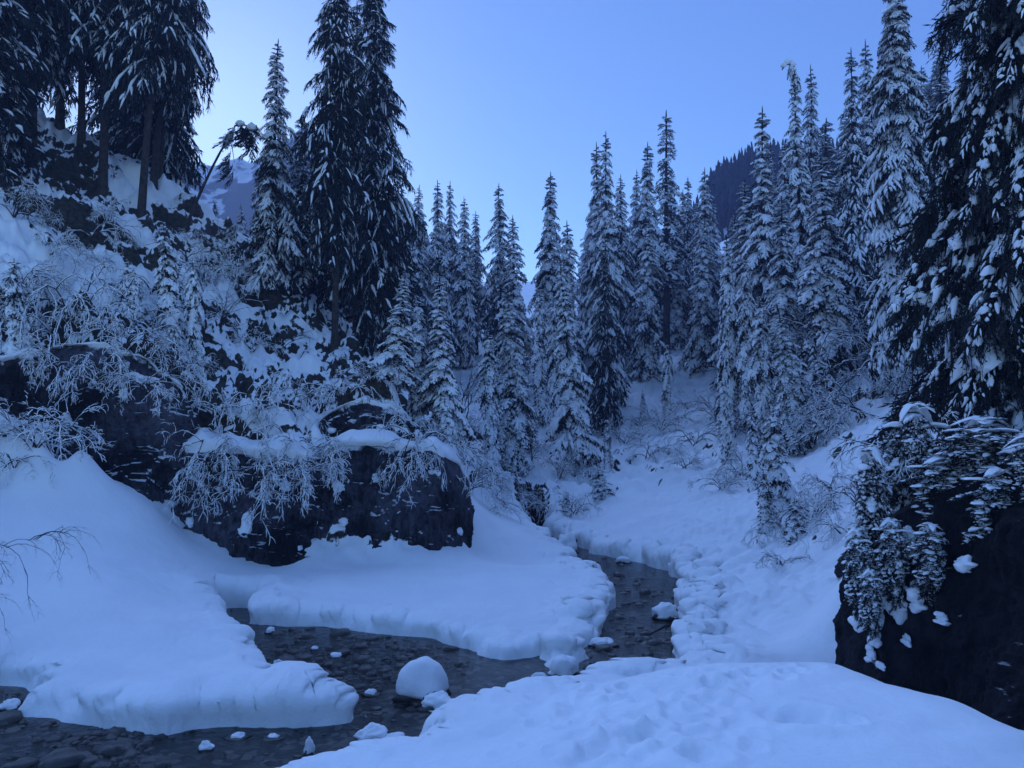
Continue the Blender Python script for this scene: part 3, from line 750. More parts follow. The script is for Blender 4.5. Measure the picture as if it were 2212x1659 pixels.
def spruce(seed, H=14.0, R=1.7, base=0.12, snow=1.0, droop=0.5, hang=0.6, step=0.26, per=6, fine=1, fat=1.0, curve=0.8, ragged=0.25, pads=0.0, padsize=0.2, trunk_r=None, bare=0.0, bend=0.0, leaf=1.0, pk0=-38):
    r = np.random.default_rng(seed)
    BR = [branch(r, droop * r.uniform(0.7, 1.3), snow, hang, fine, fat, 14, leaf) for _ in range(7)]
    TOPB = [branch(r, 0.12, snow * 0.7, 0.25, fine, fat * 1.2, 4) for _ in range(3)]
    BARE = [branch(r, droop, 0.0, hang, fine, fat, 14, leaf) for _ in range(2)]
    tr = Geo(); cr = Geo(); sn = Geo()
    n = 14; t = np.linspace(-0.03, 1, n)
    wob = r.normal(0, 0.02, (n, 2)).cumsum(0) * H / 14
    P = np.stack([wob[:, 0], wob[:, 1], t * H], -1)
    r0 = trunk_r or H * 0.0125
    tube(tr, P, r0 * (1 - np.clip(t, 0, 1)) ** 0.8 + 0.008 + r0 * 0.5 * np.exp(-np.clip(t, 0, 1) * 40), 9, 1, 0, 0.05, r)
    def trunk(z): return np.array([np.interp(z, P[:, 2], P[:, 0]), np.interp(z, P[:, 2], P[:, 1]), z])
    z = base * H; gaps = r.uniform(0, 6.28, 6)
    while z < H * 0.985:
        q = (z / H - base) / (1 - base)
        env = R * (1 - q) ** curve * (0.72 + 0.28 * min(1, q * 6))
        m = int(per * (1.0 if q < 0.8 else 0.75) + r.random())
        a0 = r.uniform(0, 6.28)
        for k in range(m):
            az = a0 + k * 2 * math.pi / m + r.normal(0, 0.25)
            L = env * r.uniform(1 - ragged * 1.3, 1 + ragged) * (1 + 0.18 * math.sin(az * 2 + gaps[0] + z * 0.6) + 0.12 * math.sin(az + gaps[1] + z * 1.3))
            L = max(L, (0.40 - 0.24 * sstep(0.93, 1.0, q)) * H / 14)
            if r.random() < bare * (1 - q): continue
            if q > 0.92:
                pk = TOPB[r.integers(3)]; pitch = math.radians(r.uniform(5, 32) * (q - 0.7) * 3)
            else:
                pk = BR[r.integers(7)] if r.random() < 0.88 or snow < 0.2 else BARE[r.integers(2)]
                pitch = math.radians(pk0 * (1 - q) ** 0.7 * droop * 2 * 0.9 + 12 * q + r.normal(0, 6))
            Lw = L ** 0.75 * 1.12 if L < 2.5 else L * 0.9
            pos = trunk(z + r.uniform(-0.5, 0.5) * step)
            rl = r.normal(0, 0.15)
            put(cr, pk[0], L, Lw, az, pitch, pos, rl); put(sn, pk[1], L, Lw, az, pitch, pos, rl)
            if pads and r.random() < pads:
                pg = Geo(); pad(pg, r, L, droop * Lw / L, padsize * r.uniform(0.5, 1.3)); put(sn, pg.pack(), 1, 1, az, pitch, pos, rl)
        z += step * r.uniform(0.75, 1.25) * (1.0 if q < 0.75 else 0.72)
    tube(cr, np.array([trunk(H * 0.93), trunk(H), trunk(H) + (0, 0, H * 0.012)]), np.array([0.035, 0.02, 0.004]) * H / 14 * 1.5, 5)
    return (tr.mesh('trunk', M_BARK), cr.mesh('crown', M_NEEDLE, False), sn.mesh('snow_load', M_SNOW)), H, R

PROTO = {}
def proto(name, **k): PROTO[name] = spruce(**k)
for i_ in range(6):
    proto('snow%d' % i_, seed=100 + i_, H=14, R=[1.9, 2.1, 1.75, 2.0, 2.2, 1.8][i_], base=[0.06, 0.12, 0.08, 0.18, 0.05, 0.1][i_], snow=1.0, droop=[0.55, 0.42, 0.6, 0.38, 0.5, 0.45][i_], hang=0.6, step=[0.30, 0.36, 0.28, 0.38, 0.32, 0.42][i_], per=[6, 5, 6, 6, 6, 5][i_], fat=[1.3, 1.4, 1.2, 1.4, 1.3, 1.5][i_], curve=[0.75, 0.9, 0.68, 0.95, 0.8, 0.85][i_], ragged=0.34, leaf=0.75)
for i_ in range(2):
    proto('slim%d' % i_, seed=120 + i_, H=9, R=1.05, base=0.10, snow=1.0, droop=0.7, hang=0.9, step=0.22, per=6, fat=1.5, curve=0.62, ragged=0.35)
for i_ in range(3):
    proto('light%d' % i_, seed=130 + i_, H=15, R=2.3, base=[0.18, 0.1, 0.25][i_], snow=0.7, droop=0.42, hang=0.7, step=0.34, per=6, fat=1.0, curve=[0.9, 0.85, 0.95][i_], ragged=0.4, leaf=0.6)
for i_ in range(3):
    proto('dark%d' % i_, seed=140 + i_, H=18, R=2.6, base=[0.28, 0.36, 0.10][i_], snow=0.22, droop=0.4, hang=0.9, step=0.30, per=7, fat=0.7, curve=[0.5, 0.45, 0.65][i_], ragged=0.45, leaf=0.5, pk0=-30)
proto('small0', seed=150, H=3.2, R=0.75, base=0.05, snow=1.0, droop=0.5, hang=0.6, step=0.17, per=5, fat=1.8, curve=0.7)
proto('small1', seed=151, H=3.2, R=0.6, base=0.05, snow=1.0, droop=0.8, hang=0.9, step=0.17, per=5, fat=2.0, curve=0.55)
proto('thin0', seed=160, H=12, R=1.1, base=0.3, snow=0.6, droop=0.4, hang=0.5, step=0.34, per=4, fat=1.2, curve=0.7, ragged=0.4, bare=0.2)

TREES = []
def put_tree(kind, tx, ty, bx, Y, hw, label, group=None, name='spruce_tree', sink=0.15, spin=None, by=None):
    (mt, mc, ms), H0, R0 = PROTO[kind]
    T = up(tx, ty, Y); bxw = (bx - CX) / F
    # base pixel column at the ground height there
    X0 = up(bx, 900, Y)[0]; zb = ground_z(X0, Y) - sink
    B = np.array([X0, Y, zb]) if by is None else up(bx, by, Y)
    d = T - B; H = np.linalg.norm(d)
    o = thing(name, label, 'spruce tree', tuple(B), group)
    Rw = hw * Y / F * (1.30 if kind[:4] in ('snow', 'ligh', 'slim', 'thin') else 1.0)
    o.scale = (Rw / R0, Rw / R0, H / H0)
    # spin first, then lean in the picture plane
    o.rotation_mode = 'XYZ'
    sp_ = spin if spin is not None else random.uniform(0, 6.28)
    lean = math.atan2(d[0], d[2])
    from mathutils import Matrix
    o.rotation_euler = (Matrix.Rotation(lean, 3, 'Y') @ Matrix.Rotation(sp_, 3, 'Z')).to_euler()
    link('trunk', mt, o); link('crown', mc, o); link('snow_load', ms, o)
    TREES.append(o)
    return o

G1 = 'tall dark spruces on the left ridge'
G2 = 'snowy spruces across the head of the valley'
G3 = 'snowy spruces on the right slope'
for a in [
 # kind, top px, top py, base px, depth, half width, label, group
 ('dark2', -60, -420, -70, 22, 150, 'dark spruce cut by the left edge of the photo, upper left corner', G1),
 ('dark0', 60, -480, 40, 25, 120, 'dark spruce with hanging snowy boughs at the far left of the ridge', G1),
 ('dark1', 130, -430, 100, 28, 100, 'dark spruce with a slim bare trunk, left of the two thick trunks', G1),
 ('dark0', 175, -420, 150, 27, 95, 'dark spruce with a thick trunk, just left of the thickest trunk on the ridge', G1),
 ('dark1', 245, -520, 200, 26, 110, 'dark spruce with the thickest bare trunk on the left ridge', G1),
 ('dark1', 300, -400, 248, 33, 80, 'thin dark spruce standing behind the thickest trunk', G1),
 ('dark1', 372, -460, 288, 25.5, 100, 'leaning dark spruce with a smooth bare trunk, lowest trunk on the left ridge', G1),
 ('dark0', 385, -380, 312, 28, 90, 'leaning dark spruce, middle one of the three bare trunks close together', G1),
 ('dark1', 390, -350, 326, 29, 70, 'thin leaning dark spruce, rightmost of the three bare trunks close together', G1),
 ('dark2', 335, -330, 325, 31, 100, 'wide dark spruce with boughs down to the snow, right end of the ridge group', G1),
 ('dark2', 290, -300, 270, 36, 120, 'dark spruce behind the bare trunks on the left ridge', G1),
 ('dark0', 30, -300, 20, 32, 110, 'dark spruce behind the others in the upper left corner', G1),
 ('light1', 600, 88, 578, 27, 64, 'snowy spruce standing alone against the sky with a thin bare lower trunk', None),
 ('light0', 650, 250, 645, 29, 62, 'lower snowy spruce tucked behind the right side of the lone one', None),
 ('dark0', 728, -130, 718, 24.5, 84, 'very tall spruce with a long bare trunk rooted on the snowy knoll', None),
 ('dark2', 812, -150, 812, 27.5, 100, 'very tall wide spruce, right one of the tall pair left of the open sky', None),
 ('light2', 770, 10, 765, 29, 70, 'tall spruce between the tall pair, mostly hidden', None),
 ('dark2', 690, 330, 690, 31, 60, 'shorter dark spruce behind the tall bare trunk', None),
 ('light1', 868, 400, 868, 34, 55, 'dark spruce at the foot of the very tall wide one', None),
 ('light1', 905, 402, 905, 46, 42, 'small pointed spruce just right of the tall pair against the sky', G2),
 ('light1', 945, 392, 945, 47, 45, 'pointed spruce, tallest of the row of five beside the tall pair', G2),
 ('light2', 972, 393, 972, 50, 36, 'slim pointed spruce in the middle of the row of five', G2),
 ('light1', 1003, 428, 1003, 49, 40, 'pointed spruce, fourth of the row of five from the tall pair', G2),
 ('light2', 1030, 458, 1030, 52, 38, 'lowest pointed spruce at the right end of the row of five', G2),
 ('snow1', 880, 585, 850, 18.8, 52, 'snowy spruce on a thin leaning trunk above the square rock block', G2),
 ('snow3', 947, 590, 955, 19.6, 62, 'dense snowy spruce just right of the leaning thin trunk, beside the rock block', G2),
 ('light0', 1078, 400, 1085, 50, 48, 'pointed spruce, left one at the low notch of sky', G2),
 ('snow1', 1103, 468, 1110, 42, 52, 'snowy spruce whose right side borders the notch of sky', G2),
 ('snow2', 1098, 620, 1118, 29, 55, 'tall snowy spruce with a bare lower trunk beside the slim leaning one', G2),
 ('slim0', 1052, 712, 1066, 27.5, 36, 'slim snow plastered spruce leaning left with a drooping tip', G2),
 ('snow0', 1186, 374, 1186, 46, 52, 'broad snowy spruce standing right of the notch of sky', G2),
 ('snow2', 1226, 480, 1226, 39, 46, 'snowy spruce just right of and below the broad one at the notch', G2),
 ('slim1', 1168, 620, 1172, 36, 30, 'slim snowy spruce in front of the broad one', G2),
 ('slim0', 1195, 640, 1205, 33, 28, 'narrow snowy spruce in the middle thicket', G2),
 ('snow1', 1212, 560, 1248, 30, 50, 'snowy spruce on a leaning bare trunk with exposed dark roots', G2),
 ('snow1', 1314, 288, 1318, 40, 58, 'tallest snowy spruce in the middle of the photo, right one of twin tops', G2),
 ('snow3', 1290, 312, 1290, 42, 50, 'snowy spruce, left one of the twin tops in the middle', G2),
 ('dark2', 1303, 520, 1303, 36, 42, 'dark lower spruce in front of the twin tops', G2),
 ('light1', 1340, 380, 1345, 47, 44, 'spruce with a bare dark trunk right of the twin tops', G2),
 ('snow0', 1395, 310, 1395, 48, 50, 'snowy spruce with a pointed top left of the sparse tall one', G2),
 ('snow4', 1400, 470, 1395, 45, 46, 'snow clad spruce above the open snow patch', G2),
 ('thin0', 1440, 245, 1440, 52, 46, 'sparse tall spruce with open branches rising above its neighbours', G2),
 ('light1', 1376, 370, 1370, 57, 36, 'distant spruce tip between the twin tops and the sparse one', G2),
 ('light0', 1485, 385, 1485, 56, 38, 'slim spruce right of the sparse tall one', G2),
 ('snow2', 1524, 365, 1524, 50, 40, 'pointed snowy spruce in front of the far wooded ridge', G2),
 ('snow0', 1462, 520, 1462, 54, 36, 'snowy spruce below the slim one near the slope edge', G2),
 ('snow4', 1520, 470, 1515, 47, 42, 'full snowy spruce at the top of the open slope', G2),
 ('small1', 1441, 742, 1441, 37, 26, 'small pointed spruce standing alone on the open snow slope', G2),
 ('small0', 1388, 840, 1388, 38, 13, 'tiny spruce left of the small pointed one on the open slope', G2),
 ('slim1', 1574, 512, 1580, 31, 34, 'slim columnar snowy spruce at the left edge of the right hand forest', G3),
 ('slim0', 1610, 560, 1618, 30, 32, 'slim snowy spruce just right of the columnar one', G3),
 ('snow3', 1644, 235, 1650, 34, 66, 'tall snowy spruce with a needle thin tip, first of the right hand forest', G3),
 ('snow1', 1716, 165, 1745, 33, 58, 'tall spruce whose bent top carries a cap of snow', G3),
 ('light1', 1752, 145, 1760, 36, 52, 'spruce just right of the bent snow capped top', G3),
 ('snow0', 1775, 330, 1790, 28, 76, 'pale heavily snowed spruce in the middle of the right hand forest', G3),
 ('light0', 1835, 110, 1850, 32, 62, 'dark topped spruce left of the huge one', G3),
 ('light1', 1868, 92, 1880, 33, 60, 'dark topped spruce touching the huge one', G3),
 ('snow2', 1680, 672, 1726, 24, 50, 'snowy spruce with a blunt white top on a leaning bare trunk', G3),
 ('snow0', 1690, 430, 1700, 31, 56, 'broad snowy spruce below the bent top', G3),
 ('slim0', 1640, 640, 1655, 26, 36, 'slim snow covered spruce left of the blunt white top', G3),
 ('small0', 1668, 872, 1672, 18.2, 62, 'bushy young spruce white with snow at the edge of the right flat', G3),
 ('small1', 1560, 820, 1572, 27, 40, 'small snow covered spruce at the foot of the columnar one', G3),
 ('small0', 1620, 880, 1630, 22, 34, 'small drooping spruce left of the bushy young one', G3),
 ('small0', 1715, 1075, 1715, 15.6, 46, 'low snow smothered spruce beside the dark hollow of the flat', G3),
 ('small1', 1648, 1015, 1652, 17, 44, 'low white spruce left of the dark hollow of the flat', G3),
 ('light2', 1955, 330, 1965, 25, 66, 'dark spruce with a thick bare trunk right of the lacy white bush', G3),
 ('small0', 350, 478, 370, 19.5, 62, 'young snowy spruce growing on the left slope under the ridge', None),
 ('small1', 415, 560, 425, 19, 42, 'young snowy spruce right of the first one on the left slope', None),
 ('small0', 275, 560, 285, 19.2, 46, 'small snowy spruce left of the young one on the left slope', None),
 ('small1', 30, 560, 30, 15.8, 56, 'small snow laden spruce at the left edge above the cliff', None),
 ('small0', 520, 440, 520, 33, 26, 'small dark spruce behind the slope, left of the lone tree', None),
 ('small1', 462, 432, 462, 34, 26, 'small dark spruce peeping over the slope crest below the mountain', None),
 ('small1', 1310, 905, 1312, 30, 22, 'little snowy spruce below the dark one in the middle', None),
 ('small0', 1290, 1010, 1300, 25.5, 40, 'bushy snow covered spruce leaning over the stream bank', None),
 ('small0', 1222, 1065, 1222, 24, 22, 'tiny snowy spruce on the bank above the far stream', None),
 ('slim0', 905, 640, 900, 20, 34, 'slim snowy spruce between the two at the rock block', None),
 ('small0', 960, 850, 975, 18.6, 44, 'snow covered spruce skirt hanging over the right end of the rock block', None),
]:
    put_tree(a[0], a[1], a[2], a[3], a[4], a[5], a[6], a[7])

MARKS = {
 'slope': [('the thickest trunk on the ridge', 205, 400), ('the lowest leaning trunk', 288, 470), ('the leaning bare spruce', 392, 494), ('the lone spruce trunk', 578, 660), ('the knoll trunk', 718, 770),
           ('the first young spruce', 370, 640), ('the left edge spruce', 30, 680), ('the dark ledge', 780, 880), ('the round boulder', 540, 980), ('the right cliff end', 385, 880), ('the cliff edge middle', 200, 750)],
 'head': [('the row of five pointed spruces', 970, 560), ('the pale snow gully', 1010, 820), ('the slim leaning spruce', 1060, 940), ('the exposed roots', 1255, 980), ('the twin topped spruce', 1300, 640), ('the open snow patch', 1380, 800),
          ('the sparse tall spruce', 1440, 480), ('the columnar spruce', 1575, 740), ('the notch of sky', 1140, 600), ('the slope top spruce', 1520, 600), ('the broad notch spruce', 1186, 560)],
 'right': [('the columnar spruce', 1575, 760), ('the needle tipped spruce', 1648, 520), ('the snow capped bent top', 1720, 330), ('the palest spruce', 1780, 600), ('the huge spruce', 1940, 560), ('the largest lacy bush', 1840, 720),
           ('the blunt white topped spruce', 1690, 820), ('the thick bare trunk', 1965, 760), ('the pair of dark tops', 1860, 400)],
}
USED = {}
def where(px, py, area, look):
    """a label that says how it looks and which landmark it stands by"""
    n, mx, my = min(MARKS[area], key=lambda m: (m[1] - px) ** 2 + (m[2] - py) ** 2)
    dx, dy = px - mx, py - my; d = math.hypot(dx, dy)
    far = 'close' if d < 55 else ('a little' if d < 110 else 'well')
    if abs(dx) > abs(dy) * 1.4: side = 'right of' if dx > 0 else 'left of'
    elif abs(dy) > abs(dx) * 1.4: side = 'below' if dy > 0 else 'above'
    else: side = ('low right of' if dx > 0 else 'low left of') if dy > 0 else ('high right of' if dx > 0 else 'high left of')
    far = {'close': 'just', 'a little': 'somewhat', 'well': 'well'}[far]
    return '%s %s %s %s' % (look, far, side, n)
LOOK = {'low': 'low spreading snow covered shrub', 'round': 'rounded snow covered shrub', 'arch': 'arching snow covered shrub', 'hang': 'drooping snow covered shrub', 'upright': 'thin upright frosted shrub',
        'lace': 'tall lacy frosted shrub', 'leanl': 'left leaning frosted shrub', 'snow': 'heavily snowed spruce', 'ligh': 'thinly snowed darker spruce', 'dark': 'dark spruce'}

# fill of the forest behind: smaller, nothing tells them apart
FL = np.random.default_rng(77)
def fill(n, xr, yr, hr, kinds, hw, label, group):
    k = 0
    for _ in range(n * 4):
        if k >= n: break
        x = FL.uniform(*xr); Y = FL.uniform(*yr)
        X0 = up(x, 900, Y)[0]; z = ground_z(X0, Y)
        H = FL.uniform(*hr)
        T = np.array([X0, Y, z + H])
        # photo column and row of the tip
        fw = T[1] * CT + T[2] * ST; uv = (-T[1] * ST + T[2] * CT) / fw
        ty = CY - uv * F
        lim = np.interp(x, [700, 880, 900, 1035, 1060, 1090, 1140, 1170, 1210, 1260, 1300, 1340, 1370, 1440, 1560, 1640, 1700, 1900, 2212], [300, 430, 470, 520, 640, 560, 640, 520, 560, 470, 400, 450, 440, 400, 430, 330, 300, 200, -100])
        if ty < lim: continue
        kd = kinds[int(FL.integers(len(kinds)))]; hp = hw * F / Y * FL.uniform(0.8, 1.2)
        tall = 'tall ' if H > hr[0] + 0.66 * (hr[1] - hr[0]) else ('short ' if H < hr[0] + 0.33 * (hr[1] - hr[0]) else '')
        put_tree(kd, x, ty, x, Y, hp, where(x, ty + 60, 'right' if 'right slope' in group else ('slope' if 'tall pair' in group else 'head'), tall + LOOK[kd[:4]]), group); k += 1
fill(26, (880, 1070), (50, 72), (8, 13), ['snow0', 'light1', 'snow2'], 1.3, 'snowy spruce in the dense wood left of the notch of sky', 'wood left of the notch')
fill(26, (1150, 1560), (52, 80), (8, 14), ['snow0', 'light0', 'snow4', 'light1'], 1.4, 'snowy spruce in the dense wood behind the open slope', 'wood behind the open slope')
fill(10, (1560, 1760), (34, 50), (8, 13), ['snow0', 'snow4', 'light1'], 1.5, 'snowy spruce deep in the forest on the right slope', 'forest on the right slope')
fill(16, (1740, 2100), (34, 52), (9, 14), ['light0', 'snow4', 'light1'], 1.7, 'snowy spruce behind the front row of the right slope', 'second row on the right slope')
fill(12, (630, 880), (34, 46), (7, 11), ['light0', 'light1', 'snow4'], 1.5, 'spruce in the thicket behind the tall pair', 'thicket behind the tall pair')

# ------------------------------------------------------------------ huge spruce and the near dark spruce on the right
proto('huge', seed=301, H=18, R=2.3, base=0.10, snow=1.0, droop=0.6, hang=0.9, step=0.25, per=8, fine=1, fat=1.0, curve=0.62, ragged=0.3, pads=0.16, padsize=0.22)
put_tree('huge', 1938, -60, 1962, 23, 112, 'huge snowy spruce whose top leaves the photo, left of the near dark one', G3, spin=0.4)
proto('near', seed=302, H=15, R=2.15, base=0.02, snow=1.0, droop=0.42, hang=0.8, step=0.24, per=8, fine=2, fat=1.1, curve=0.30, ragged=0.4, pads=1.0, padsize=0.30, pk0=-22)
put_tree('near', 2232, -1500, 2232, 9.4, 208, 'near black spruce with thick snow pillows at the right edge', None, spin=1.1, sink=0.6)
put_tree('near', 2330, -1300, 2330, 11.5, 300, 'black spruce behind the near one, cut by the right edge', None, spin=4.1, sink=0.6)
proto('bough', seed=305, H=3.4, R=0.95, base=0.02, snow=1.0, droop=0.8, hang=0.9, step=0.17, per=6, fine=2, fat=2.3, curve=0.5, ragged=0.35, pads=0.55, padsize=0.15)
for a in [(1878, 965, 1890, 1215, 8.15, 62, 'drooping snow clumped young spruce on the left corner of the rock wall'),
          (1850, 1140, 1862, 1300, 7.95, 46, 'small snow clumped spruce hanging on the left edge of the rock wall'),
          (1975, 872, 1968, 1150, 8.5, 88, 'tall snow draped young spruce between the rock corner and the near spruce'),
          (2075, 960, 2070, 1120, 8.0, 84, 'dark young spruce on the rock wall top under the near spruce'),
          (1925, 1120, 1932, 1270, 7.8, 52, 'small spruce buried in snow above the white heap on the rock wall'),
          (2010, 1130, 2010, 1260, 7.5, 56, 'small dark spruce right of the white heap on the rock wall'),
          (2160, 1010, 2160, 1180, 7.2, 90, 'dark snow specked young spruce on the rock wall below the near spruce trunk'),
          (1880, 1230, 1884, 1345, 7.7, 36, 'lowest little snowy spruce clinging to the rock wall'),
          (2040, 985, 2050, 1120, 7.9, 100, 'broad dark young spruce half under the lowest boughs of the near spruce'),
          (2120, 900, 2125, 1075, 7.7, 120, 'dark bushy spruce directly below the near spruce, level with its lowest pillows'),
          (2230, 940, 2235, 1150, 7.0, 110, 'dark spruce thicket at the right edge on top of the rock wall')]:
    put_tree('bough', a[0], a[1], a[2], a[4], a[5] * 1.3, a[6], None, by=a[3])

# ------------------------------------------------------------------ snow laden shrubs
def shrub(seed, n=8, H=1.6, spread=1.0, levels=3, arch=0.9, fat=1.0, kids=5, lean=(0, 0), snowy=1.0, tw=1.0):
    r = np.random.default_rng(seed)
    st = Geo(); sn = Geo()
    def stem(p, d, L, R, lev):
        k = 7 if lev == 0 else 5
        P = [np.array(p, float)]; d = np.array(d, float)
        for i in range(k):
            P.append(P[-1] + d * L / k)
            d = d + r.normal(0, 0.16, 3) + np.array([lean[0] * .06, lean[1] * .06, -arch * (0.16 + 0.10 * i) * (1 if lev < 2 else 0.8)])
            d /= np.linalg.norm(d)
        P = np.array(P); rad = R * np.linspace(1, 0.3, len(P))
        tube(st, P, rad, 4)
        if snowy and r.random() < (0.95 if lev < 2 else 0.75):
            a = r.integers(0, 2) if lev == 0 else 0
            q = P[a:]
            if len(q) > 2:
                rr = (0.42 * rad[a:] + 0.0085 * fat) * r.uniform(0.7, 1.4, len(q)); rr[0] *= 0.4; rr[-1] *= 0.35
                tube(sn, q, rr * snowy, 5, 0.9, 1.0, 0.2, r)
        if lev + 1 < levels:
            m = kids if lev == 0 else kids - 1
            for j in range(m):
                u = r.uniform(0.25, 1.0) * (len(P) - 1); i0 = min(int(u), len(P) - 2)
                q = P[i0] + (P[i0 + 1] - P[i0]) * (u - i0)
                dd = (P[i0 + 1] - P[i0]); dd /= np.linalg.norm(dd)
                e = dd + r.normal(0, 0.55, 3); e[2] += 0.12; e /= np.linalg.norm(e)
                stem(q, e, L * r.uniform(0.35, 0.6), R * 0.55, lev + 1)
    for i in range(n):
        az = i * 2.4 + r.uniform(-.5, .5)
        o = np.array([math.cos(az) * spread * 0.5 + lean[0], math.sin(az) * spread * 0.5 + lean[1], 1.0]); o /= np.linalg.norm(o)
        stem((r.normal(0, .08), r.normal(0, .08), -0.1), o, H * r.uniform(0.7, 1.25), 0.016 * tw * H, 0)
    return st.mesh('stems', M_TWIG), (sn.mesh('snow_load', M_SNOW) if snowy else None)

SH = {
 'round': shrub(401, 8, 1.5, 1.5, 4, 0.7, 0.8, 5), 'arch': shrub(402, 7, 2.2, 1.7, 4, 0.95, 0.95, 5), 'hang': shrub(403, 8, 1.7, 1.6, 4, 1.3, 0.9, 5),
 'lace': shrub(404, 7, 3.0, 1.2, 4, 0.8, 0.9, 5), 'upright': shrub(405, 6, 2.0, 0.6, 3, 0.35, 0.6, 5), 'leanr': shrub(406, 6, 2.4, 0.8, 4, 0.9, 1.2, 5, lean=(1.1, -.3)),
 'low': shrub(407, 10, 0.9, 2.0, 4, 0.9, 0.8, 4), 'leanl': shrub(408, 6, 3.2, 0.8, 4, 0.8, 1.1, 5, lean=(-1.0, -.3)),
 'bare': shrub(409, 4, 1.6, 0.8, 3, 0.5, 0.6, 4, snowy=0.0, tw=0.8), 'twig': shrub(410, 3, 1.9, 0.7, 4, 1.0, 0.28, 4, lean=(1.4, 0.1), snowy=0.5, tw=0.55),
}
def put_shrub(kind, px, py, size_px, label, group=None, Y=None, name='snowy_shrub', sc=None):
    ms, sn = SH[kind]
    if Y is None:
        # walk outwards along the sight line until it meets the ground
        Ys = np.linspace(6, 75, 700); pts = np.array([up(px, py, q) for q in Ys])
        gz = terrain(pts[:, 0], pts[:, 1], False)
        hit = np.where(gz >= pts[:, 2])[0]
        if not len(hit): return None
        Y = Ys[hit[0]]; P = pts[hit[0]]; P = np.array([P[0], P[1], gz[hit[0]]])
    else:
        P = up(px, py, Y)
    o = thing(name, label, 'bush', tuple(P), group)
    H0 = {'round': 1.5, 'arch': 2.2, 'hang': 1.7, 'lace': 3.6, 'upright': 2.4, 'leanr': 3.0, 'low': 0.9, 'leanl': 3.6, 'bare': 1.6, 'twig': 1.9}[kind]
    s = sc or size_px * Y / F / H0
    o.scale = (s, s, s)
    o.rotation_euler = (0, 0, random.uniform(-0.5, 0.5) if kind in ('leanr', 'leanl', 'twig') else random.uniform(0, 6.28))
    link('stems', ms, o)
    if sn: link('snow_load', sn, o)
    return o
